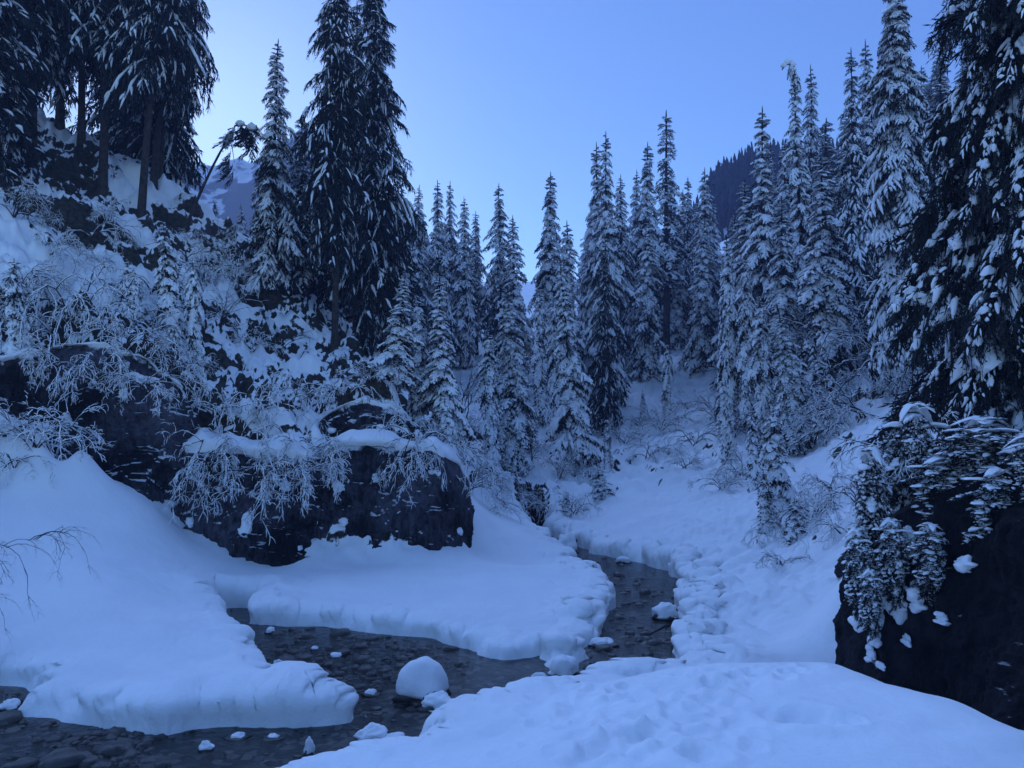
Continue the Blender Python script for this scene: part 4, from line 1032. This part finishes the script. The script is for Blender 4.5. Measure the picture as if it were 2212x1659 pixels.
for a in [
 ('leanr', 40, 640, 130, 'snow covered shrub leaning right, highest at the left edge'),
 ('leanr', 110, 560, 95, 'arching snow covered shrub below the trunks at the far left'),
 ('arch', 200, 520, 95, 'arching white shrub right below the thickest trunk'),
 ('lace', 30, 470, 110, 'lacy snowy shrub under the boughs in the far left'),
 ('hang', 150, 690, 150, 'drooping white shrub spilling over the cliff top'),
 ('hang', 225, 705, 140, 'drooping white shrub left of the gap in the cliff top'),
 ('arch', 270, 760, 120, 'white shrub hanging over the middle of the cliff'),
 ('hang', 50, 760, 130, 'snow heavy shrub above the left end of the cliff'),
 ('hang', 330, 640, 120, 'snowy shrub in front of the young spruces on the left slope'),
 ('round', 390, 720, 100, 'snowy shrub right of the young spruces on the left slope'),
 ('hang', 370, 830, 100, 'snowy shrub at the right end of the cliff top'),
 ('round', 440, 610, 90, 'snowy shrub between rocks under the leaning snag'),
 ('bare', 400, 560, 100, 'bare twiggy sapling under the leaning snag'),
 ('upright', 480, 700, 90, 'thin upright snowy shrub halfway up the left slope'),
 ('round', 545, 760, 70, 'snowy shrub left of the lone spruce trunk base'),
 ('bare', 610, 760, 70, 'bare shrub below the lone spruce'),
 ('hang', 560, 900, 110, 'snow clotted shrub above the round boulder'),
 ('low', 480, 900, 100, 'low white shrub above the left shoulder of the round boulder'),
 ('arch', 640, 870, 90, 'arching snowy shrub below the knoll of the tall bare trunk'),
 ('hang', 440, 985, 110, 'white shrub hanging over the left side of the round boulder'),
 ('hang', 520, 975, 120, 'white shrub hanging over the top of the round boulder'),
 ('hang', 600, 985, 120, 'thick white shrub draped over the right of the round boulder'),
 ('arch', 655, 995, 120, 'long drooping white shrub reaching down between boulder and block'),
 ('low', 740, 850, 80, 'low snowy shrub on the ledge above the block'),
 ('round', 800, 835, 70, 'snowy shrub on top of the dark ledge'),
 ('bare', 790, 900, 70, 'bare twigs on the dark ledge'),
 ('hang', 900, 960, 110, 'drooping snowy shrub right above the block'),
 ('hang', 960, 990, 110, 'snowy shrub hanging down the right end of the block'),
 ('low', 20, 960, 120, 'low white bush on the snow mound at the left edge'),
 ('round', 80, 960, 110, 'white bush on the mound below the cliff'),
 ('low', 150, 985, 90, 'white bush on the right end of the mound below the cliff'),
 ('low', 30, 1010, 90, 'lowest white bush at the left edge below the cliff'),
 ('upright', 800, 1000, 60, 'thin shrub on the flat top of the block'),
 ('upright', 1000, 900, 110, 'tall thin frosted sapling on the pale snow gully'),
 ('upright', 1010, 960, 90, 'thin frosted sapling at the bottom of the pale gully'),
 ('leanr', 1010, 1060, 110, 'arching frosted shrub at the foot of the slim leaning spruce'),
 ('lace', 1000, 720, 90, 'frosted shrub above the pale gully'),
 ('lace', 960, 730, 90, 'frosted shrub left of the pale gully'),
 ('low', 1120, 1080, 50, 'snowy shrub at the roots on the left of the far bank'),
 ('low', 1190, 1100, 55, 'snowy shrub beside the far end of the stream'),
 ('round', 1150, 1120, 50, 'snow covered tangle where the stream disappears'),
 ('round', 1240, 1110, 60, 'snowy tangle above the far stream'),
 ('low', 1270, 1030, 60, 'snowy shrub below the exposed roots'),
 ('round', 1350, 960, 60, 'snowy shrub on the middle slope below the dark spruce'),
 ('arch', 1400, 990, 70, 'arching snowy shrub on the middle slope'),
 ('round', 1430, 930, 70, 'snowy bush below the small pointed spruce'),
 ('low', 1380, 915, 50, 'low bush right of the tiny spruce on the open slope'),
 ('low', 1490, 880, 50, 'big frosted bush at the right of the open slope'),
 ('round', 1545, 900, 80, 'big frosted bush next to the columnar spruce'),
 ('low', 1535, 760, 45, 'frosted bush high on the open slope'),
 ('lace', 1450, 700, 50, 'frosted bush at the top of the open slope'),
 ('arch', 1500, 960, 80, 'arching frosted shrub low on the open slope'),
 ('round', 1480, 1010, 50, 'snowy shrub beside the dark crack on the slope'),
 ('round', 1560, 1060, 60, 'snowy shrub over the dark gap at the foot of the forest'),
 ('hang', 1600, 1030, 80, 'drooping snowy shrub beside the dark gap'),
 ('leanl', 1850, 800, 290, 'largest lacy white bush, lower half of the right slope'),
 ('leanl', 1900, 740, 270, 'tall lacy white bush behind the largest one'),
 ('leanl', 1800, 880, 210, 'lacy white bush at the lower edge of the right forest'),
 ('leanl', 1870, 900, 180, 'lacy bush above the bright snow chute'),
 ('lace', 1940, 820, 200, 'frosted bush in front of the thick bare trunk'),
 ('hang', 1760, 960, 110, 'drooping snowy shrub left of the bright snow chute'),
 ('hang', 1700, 1150, 90, 'snow smothered shrub above the dark hollow'),
 ('hang', 1760, 1120, 90, 'snow smothered shrub right of the dark hollow'),
 ('arch', 1800, 1060, 80, 'snowy shrub on the bright snow chute'),
 ('low', 1690, 1215, 60, 'low snowy shrub in the dark hollow'),
 ('hang', 1860, 1100, 110, 'snowy shrub behind the left corner of the rock wall'),
 ('low', 1830, 1150, 80, 'snow heaped shrub at the corner of the rock wall'),
]:
    put_shrub(*a)
put_shrub('arch', 1960, 1010, 150, 'arched bough bowed down under a thick line of snow beside the near spruce', Y=9.0)
for a in [('hang', 455, 1012, 95, 15.1, 'brush frosted white hanging over the left shoulder of the boulder face'),
          ('hang', 565, 1035, 110, 15.0, 'white brush hanging down the middle of the boulder face'),
          ('arch', 640, 1040, 115, 15.0, 'longest white brush hanging down the boulder face'),
          ('hang', 690, 1015, 90, 15.3, 'white brush in the corner between boulder and block'),
          ('hang', 110, 800, 90, 15.0, 'white brush hanging over the left part of the cliff edge'),
          ('hang', 215, 800, 95, 15.0, 'white brush hanging over the middle of the cliff edge'),
          ('arch', 320, 850, 100, 15.2, 'white brush hanging over the right part of the cliff edge'),
          ('hang', 895, 1000, 80, 15.6, 'small white brush hanging over the right part of the block edge')]:
    put_shrub(a[0], a[1], a[2], a[3], a[5], Y=a[4])
put_shrub('twig', -50, 1190, 150, 'dark bare sapling arching over the left snow slope', Y=8.6, name='bare_sapling')
put_shrub('twig', 70, 1160, 110, 'dark leafless arching twigs over the left snow slope, beside the sapling', Y=9.6, name='bare_sapling')
put_shrub('twig', -70, 1300, 90, 'small dark twigs poking in at the left edge above the shelf', Y=7.6, name='bare_sapling')
# more of the same kinds scattered over the left slope and thicket
SR = np.random.default_rng(88)
for (lab, grp, xr, yr, n, kinds, sz) in [
    ('small snow covered shrub among the rocks of the left slope', 'shrubs on the left slope', (0, 800), (440, 960), 22, ['low', 'round', 'arch', 'hang', 'upright'], (28, 75)),
    ('frosted shrub in the thicket at the head of the valley', 'shrubs at the head of the valley', (880, 1560), (640, 1100), 26, ['low', 'round', 'lace', 'upright'], (25, 65)),
    ('frosted shrub under the spruces of the right slope', 'shrubs on the right slope', (1560, 2000), (560, 1180), 40, ['lace', 'round', 'leanl', 'hang'], (45, 110))]:
    k = 0
    for _ in range(n * 5):
        if k >= n: break
        px, py = SR.uniform(*xr), SR.uniform(*yr)
        if grp.endswith('left slope'):
            sk = np.interp(px, [0, 250, 380, 560, 700, 830], [240, 340, 440, 550, 700, 810])
            lo = np.interp(px, [0, 390, 400, 700, 800], [760, 860, 960, 960, 860])
            if not (sk + 15 < py < lo) or (px > 430 and SR.random() < 0.75): continue
        if grp.endswith('right slope'):
            if py > np.interp(px, [1560, 1650, 1750, 1800, 1900, 2000], [1010, 1000, 950, 930, 860, 860]): continue
        if grp.endswith('valley') and px > 1320 and 690 < py: continue
        if grp.endswith('valley') and py > 1000 and px > 1330: continue
        kd = kinds[int(SR.integers(len(kinds)))]; sz_ = SR.uniform(*sz)
        size = 'large ' if sz_ > sz[0] + 0.66 * (sz[1] - sz[0]) else ('small ' if sz_ < sz[0] + 0.33 * (sz[1] - sz[0]) else '')
        if put_shrub(kd, px, py, sz_, where(px, py, 'slope' if 'left' in grp else ('right' if 'right' in grp else 'head'), size + LOOK[kd]), grp): k += 1

# ------------------------------------------------------------------ leaning snapped spruce with a drooping snowy head
def snag():
    Yd = 27.0
    B = up(392, 494, Yd); zb = ground_z(B[0], Yd); B[2] = min(B[2], zb) - 0.1
    T = up(508, 272, Yd)
    o = thing('leaning_spruce', 'thin bare spruce leaning right against the sky with a drooping snow capped tip', 'spruce tree', tuple(B))
    d = T - B
    P = np.array([d * t + np.array([0, 0, 0.25 * math.sin(t * 3.14)]) for t in np.linspace(0, 1, 12)])
    Pt = np.concatenate([P, [P[-1] + (0.22, 0, 0.08), P[-1] + (0.48, 0, -0.02), P[-1] + (0.62, 0, -0.3)]])
    g = Geo(); tube(g, Pt, np.concatenate([np.linspace(0.065, 0.03, 12), [0.03, 0.025, 0.012]]), 8)
    link('trunk', g.mesh('trunk', M_BARK), o)
    r = np.random.default_rng(9); f = Geo(); s = Geo()
    bs = [branch(r, 1.1, 0.6, 1.3, 1, 1.2) for _ in range(4)]
    for i in range(7):
        t = r.uniform(0.90, 1.0); p = d * t + np.array([0, 0, 0.1])
        L = r.uniform(0.4, 0.8)
        b = bs[i % 4]; az = r.uniform(-1.2, 1.2); pt = math.radians(r.uniform(-88, -60))
        put(f, b[0], L, L, az, pt, p); put(s, b[1], L, L, az, pt, p)
    for i in range(9):
        p = Pt[-1 - int(r.integers(3))]; L = r.uniform(0.5, 1.0); b = bs[i % 4]; az = r.uniform(0, 6.28); pt = math.radians(r.uniform(-90, -60))
        put(f, b[0], L, L, az, pt, p)
    for i in range(7):
        p = d * 0.78 + np.array([0.12 + 0.25 * r.random(), 0, -0.12 * i]); b = bs[i % 4]
        put(f, b[0], 0.6, 0.45, r.uniform(-.8, .8), math.radians(-80), p)
    tube(f, np.array([d * 0.84, d * 0.84 + (0.2, 0, -0.1), d * 0.84 + (0.3, 0, -0.7)]), np.array([0.02, 0.015, 0.008]), 4)
    lump(s, Pt[-3] + (-0.02, 0, 0.02), (0.17, 0.14, 0.12), 3, amp=0.4, flat=0.8, bend=1.5); lump(s, Pt[-2] + (0.12, 0, -0.04), (0.17, 0.14, 0.15), 8, amp=0.4, flat=0.9, bend=1.5)
    for dx_ in (0.0, 0.2, 0.4, 0.55):
        for _ in range(3): put(f, bs[int(r.integers(4))][0], 0.45, 0.5, r.uniform(0, 6.28), math.radians(r.uniform(-80, -40)), Pt[-3] + (dx_, 0, -0.05))
    link('crown', f.mesh('crown', M_NEEDLE, False), o); link('snow_load', s.mesh('snow_load', M_SNOW), o)
snag()

def bent_top():
    """snow cap on the bent top of the tall spruce on the right"""
    o = [t for t in TREES if 'bent top' in t['label']][0]
    P = up(1708, 130, 33.0); g = Geo()
    from mathutils import Vector
    bpy.context.view_layer.update()
    inv = o.matrix_world.inverted()
    sc = o.scale
    for k, (dx, dz, s) in enumerate([(0.16, -0.42, .14), (0.10, -0.22, .16), (-0.02, -0.10, .19), (-0.2, -0.12, .20), (-0.34, -0.24, .17)]):
        q = inv @ Vector((P[0] + dx, P[1], P[2] + dz))
        s *= 0.72
        lump(g, tuple(q), (s * 1.1 / sc[0], s / sc[1], s / sc[2]), k + 2, amp=0.2, flat=0.8)
    t = Geo(); tube(t, np.array([tuple(inv @ Vector((P[0] + a, P[1], P[2] + b))) for a, b in [(0.2, -1.0), (0.16, -0.4), (0.0, -0.14), (-0.25, -0.2), (-0.4, -0.45)]]), np.array([0.10, 0.09, 0.07, 0.06, 0.03]), 5)
    rb = np.random.default_rng(4); bb = [branch(rb, 0.6, 0.8, 0.9, 1, 1.3) for _ in range(3)]; fs = Geo()
    for k in range(16):
        u_ = k / 15; q = inv @ Vector((P[0] + 0.2 - 0.5 * max(0, u_ - .5), P[1], P[2] - 0.9 * (1 - u_) - 0.15))
        put(t, bb[k % 3][0], 0.55, 0.6, k * 2.4, -0.5, tuple(q)); put(fs, bb[k % 3][1], 0.55, 0.6, k * 2.4, -0.5, tuple(q))
    link('snow_load', fs.mesh('snow_load', M_SNOW), o)
    link('bent_tip', t.mesh('bent_tip', M_NEEDLE), o)
    link('snow_cap', g.mesh('snow_cap', M_SNOW), o)
bent_top()

# ------------------------------------------------------------------ stones, snow caps and debris in the stream
M_STONE = noise_col(mat('wet_stone', (0.04, 0.036, 0.034), 0.45, 0.4), (0.018, 0.016, 0.015), (0.08, 0.068, 0.06), 4, bump=0.5, bscale=18, bdist=0.02)
def stone(px, py, w, h, cap, label, group=None, seed=0, z=WZ, d=0.8, name='stream_stone', am=0.32):
    P = upz(px, py, z); m = P[1] / F
    o = thing(name, label, 'stone', (P[0], P[1], z), group)
    g = Geo(); lump(g, (0, 0, 0), (w * m / 2, w * m / 2 * d, h * m * 0.55), seed + 1, 20, 14, 0.35, 1.5, flat=0.6)
    link('rock', g.mesh('rock', M_STONE), o)
    if cap:
        g = Geo(); lump(g, (0, 0, h * m * 0.30), (w * m / 2 * 0.95 * cap, w * m / 2 * d * cap, h * m * 1.05), seed + 5, 30, 22, am, 1.6 if am > 0.2 else 1.1, flat=0.3)
        link('snow_cap', g.mesh('snow_cap', M_SNOW), o)
    return o
stone(910, 1505, 112, 60, 1.0, 'round boulder in midstream under a domed cap of snow', seed=3, am=0.13)
stone(950, 1530, 80, 22, 1.0, 'low ragged snow clump just right of the domed boulder', seed=14)
stone(805, 1596, 70, 20, 1.0, 'flat snow covered stone close to the near bank, left part', seed=23)
stone(850, 1606, 56, 15, 1.0, 'small flat snow covered stone right beside a larger one near the bank', seed=25)
stone(800, 1500, 40, 8, 0.7, 'small frosted stone left of the domed boulder', seed=31)
stone(1437, 1336, 56, 24, 1.0, 'dark square stone with a snow cap in the upper channel', seed=41)
stone(1215, 1458, 62, 30, 1.0, 'snow covered stone where the two channels meet', seed=51)
stone(1165, 1470, 36, 12, 1.0, 'small snow capped stone left of the channel junction', seed=52)
stone(1300, 1395, 60, 12, 0.9, 'icy snow fringe lying in the upper channel beside the bar', seed=55)
stone(445, 1618, 30, 12, 1.0, 'white topped stone in the dark water under the shelf', seed=61)
stone(668, 1632, 22, 28, 1.0, 'pointed white stone at the bottom of the photo', seed=62)
stone(700, 1655, 30, 12, 0.0, 'bare wet stone beside the pointed white one', seed=63)
stone(515, 1592, 50, 7, 0.6, 'half frosted slab under the front of the shelf', seed=64)
stone(590, 1594, 44, 6, 0.6, 'half frosted slab under the right part of the shelf', seed=65)
stone(20, 1530, 40, 14, 1.0, 'snow topped stone in the water at the left edge', seed=66)
stone(585, 1366, 22, 8, 1.0, 'little white stone just below the tip of the bar', seed=71)
stone(680, 1402, 16, 5, 1.0, 'little white stone in the pool, farther one of two', seed=72)
stone(725, 1418, 26, 6, 1.0, 'flat frosted stone in the pool, nearer one of two', seed=73)
stone(600, 1441, 22, 12, 1.0, 'white stone against the rim of the shelf', seed=74)
stone(1225, 1190, 50, 24, 1.0, 'rounded snow pillow at the top of the stream', seed=81, z=-2.7)
stone(1262, 1168, 36, 18, 1.0, 'snow block beside the top of the stream', seed=82, z=-2.65)
stone(1345, 1215, 30, 9, 1.0, 'frosted stone along the right bank of the upper channel', seed=83)
stone(1490, 1330, 40, 26, 1.0, 'snow mound on the right bank of the upper channel', seed=84, z=-2.7)
QR = np.random.default_rng(66)
def in_stream(x, y): return poly_sd(np.array([x]), np.array([y]), STREAM)[0] < -0.05
k = 0
while k < 70:
    px, py = QR.uniform(0, 1480), QR.uniform(1200, 1655)
    P = upz(px, py, WZ)
    if not in_stream(P[0], P[1]): continue
    k += 1
    sz = QR.uniform(8, 26) * (1 if py > 1400 else 0.6)
    cap = 0.8 if QR.random() < 0.04 else 0
    stone(px, py, sz, sz * QR.uniform(0.15, 0.35), cap, 'small snow dusted stone in the shallow stream' if cap else 'small wet stone breaking the surface of the shallow stream',
          'snow dusted stones in the stream' if cap else 'wet stones in the stream', seed=200 + k)
g = Geo(); kk = 0
while kk < 850:
    m_ = 400
    px = QR.uniform(0, 1480, m_); py = QR.uniform(1180, 1656, m_)
    PP = np.array([upz(a_, b_, WZ) for a_, b_ in zip(px, py)])
    ok = poly_sd(PP[:, 0], PP[:, 1], STREAM) < 0.02
    dens = fbm(PP[:, 0] * 0.8, PP[:, 1] * 0.8, seed=301, oct=3)
    for P_ in PP[ok & (dens > -0.08)]:
        w_s = 0.018 + 0.09 * QR.random() ** 3 * (1 if QR.random() < 0.93 else 1.8)
        lump(g, (P_[0], P_[1], WZ - w_s * QR.uniform(0.05, 0.35)), (w_s * QR.uniform(0.8, 1.5), w_s, w_s * 0.55), int(QR.integers(1, 999)), 8, 6, 0.4, 1.6, rot=QR.uniform(0, 3), flat=0.6)
        kk += 1
tag(link('gravel', g.mesh('gravel', M_STONE)), 'wet gravel and cobbles breaking the shallow water', 'gravel', kind='stuff')
# a stick caught in the upper channel
g = Geo(); a = upz(1400, 1372, WZ + 0.05); b = upz(1475, 1348, WZ + 0.12)
tube(g, np.array([a, (a + b) / 2 + (0, 0, 0.05), b]), np.array([0.012, 0.018, 0.02]), 6); tube(g, np.array([(a + b) / 2, (a + b) / 2 + (0.15, 0.1, 0.14)]), np.array([0.01, 0.005]), 5)
tag(link('fallen_branch', g.mesh('fallen_branch', M_TWIG)), 'thin branch caught across the upper channel', 'branch')

# ------------------------------------------------------------------ far wooded ridge
def ridge():
    r = np.random.default_rng(12)
    sk = np.array([(1180, 700), (1300, 650), (1420, 560), (1500, 470), (1535, 400), (1575, 365), (1620, 345), (1680, 335), (1750, 335), (1850, 330), (1960, 320), (2150, 300), (2400, 280)], float)
    n = 90; Y0 = 150
    u = np.linspace(0, 1, n); px = np.interp(u, np.linspace(0, 1, len(sk)), sk[:, 0]); py = np.interp(px, sk[:, 0], sk[:, 1]) + 12
    top = np.array([up(a, b, Y0) for a, b in zip(px, py)])
    vv = np.linspace(0, 1, 60)
    P = top[:, None] + np.stack([-10 * vv, -75 * vv, np.zeros(60)], -1)[None]
    P[..., 2] = top[:, 2][:, None] * (1 - vv)[None] ** 1.1 + 2 * vv[None]
    P[..., 2] += fbm(P[..., 0] * 0.06, P[..., 1] * 0.06, seed=7, oct=4) * 2.5 * sstep(0, 0.1, vv)[None]
    bk = top + np.array([10, 40, -30]); P = np.concatenate([bk[:, None], P], 1)
    g = Geo(); m = P.shape[1]; idx = np.arange(n - 1)[:, None] * m + np.arange(m - 1)[None]
    g.add(P, np.stack([idx, idx + 1, idx + m + 1, idx + m], -1))
    tag(link('hill', g.mesh('hill', M_GROUND)), 'steep wooded hillside', kind='structure')
    f = Geo()
    for k in range(2600):
        i = r.uniform(0, n - 1.01); j = 1 + 58 * r.random() ** 1.5
        i0, j0 = int(i), int(j); b = P[i0, j0] * (1 - (i - i0)) + P[i0 + 1, j0] * (i - i0)
        H = r.uniform(2.5, 5.0); R = H * r.uniform(0.15, 0.2)
        L = 6
        for q in range(L):
            z0 = q / L; z1 = min(1.0, z0 + 0.34); rr = R * (1 - z0) ** 0.8 * r.uniform(0.8, 1.2)
            a = np.arange(7) * 2 * math.pi / 7 + r.uniform(0, 1)
            ring = b + np.stack([np.cos(a) * rr * r.uniform(0.6, 1.3, 7), np.sin(a) * rr, np.full(7, z0 * H) + r.normal(0, 0.05 * H, 7)], -1)
            f.add(np.concatenate([ring, [b + (0, 0, z1 * H)]]), t=[[w, (w + 1) % 7, 7] for w in range(7)])
    tag(link('distant_forest', f.mesh('distant_forest', M_NEEDLE, False)), 'far dark spruce forest covering the ridge', 'forest', kind='stuff')
ridge()

# thin mountain air pales far things; its density and blue also lift the darks
g = Geo()
x0, x1, y0, y1, z0, z1 = -340, 360, -30, 345, -35, 215
v = [(x, y, z) for z in (z0, z1) for y in (y0, y1) for x in (x0, x1)]
g.add(v, [[0, 2, 3, 1], [4, 5, 7, 6], [0, 1, 5, 4], [2, 6, 7, 3], [0, 4, 6, 2], [1, 3, 7, 5]])
mh = bpy.data.materials.new('haze'); mh.use_nodes = True
th = mh.node_tree; th.nodes.remove(th.nodes['Principled BSDF'])
pv = th.nodes.new('ShaderNodeVolumePrincipled'); pv.inputs['Color'].default_value = (0.50, 0.58, 1.0, 1); pv.inputs['Density'].default_value = 0.0019
th.links.new(pv.outputs[0], th.nodes['Material Output'].inputs['Volume'])
tag(link('haze', g.mesh('haze', mh, False)), 'thin blue mountain haze', 'haze', kind='stuff')
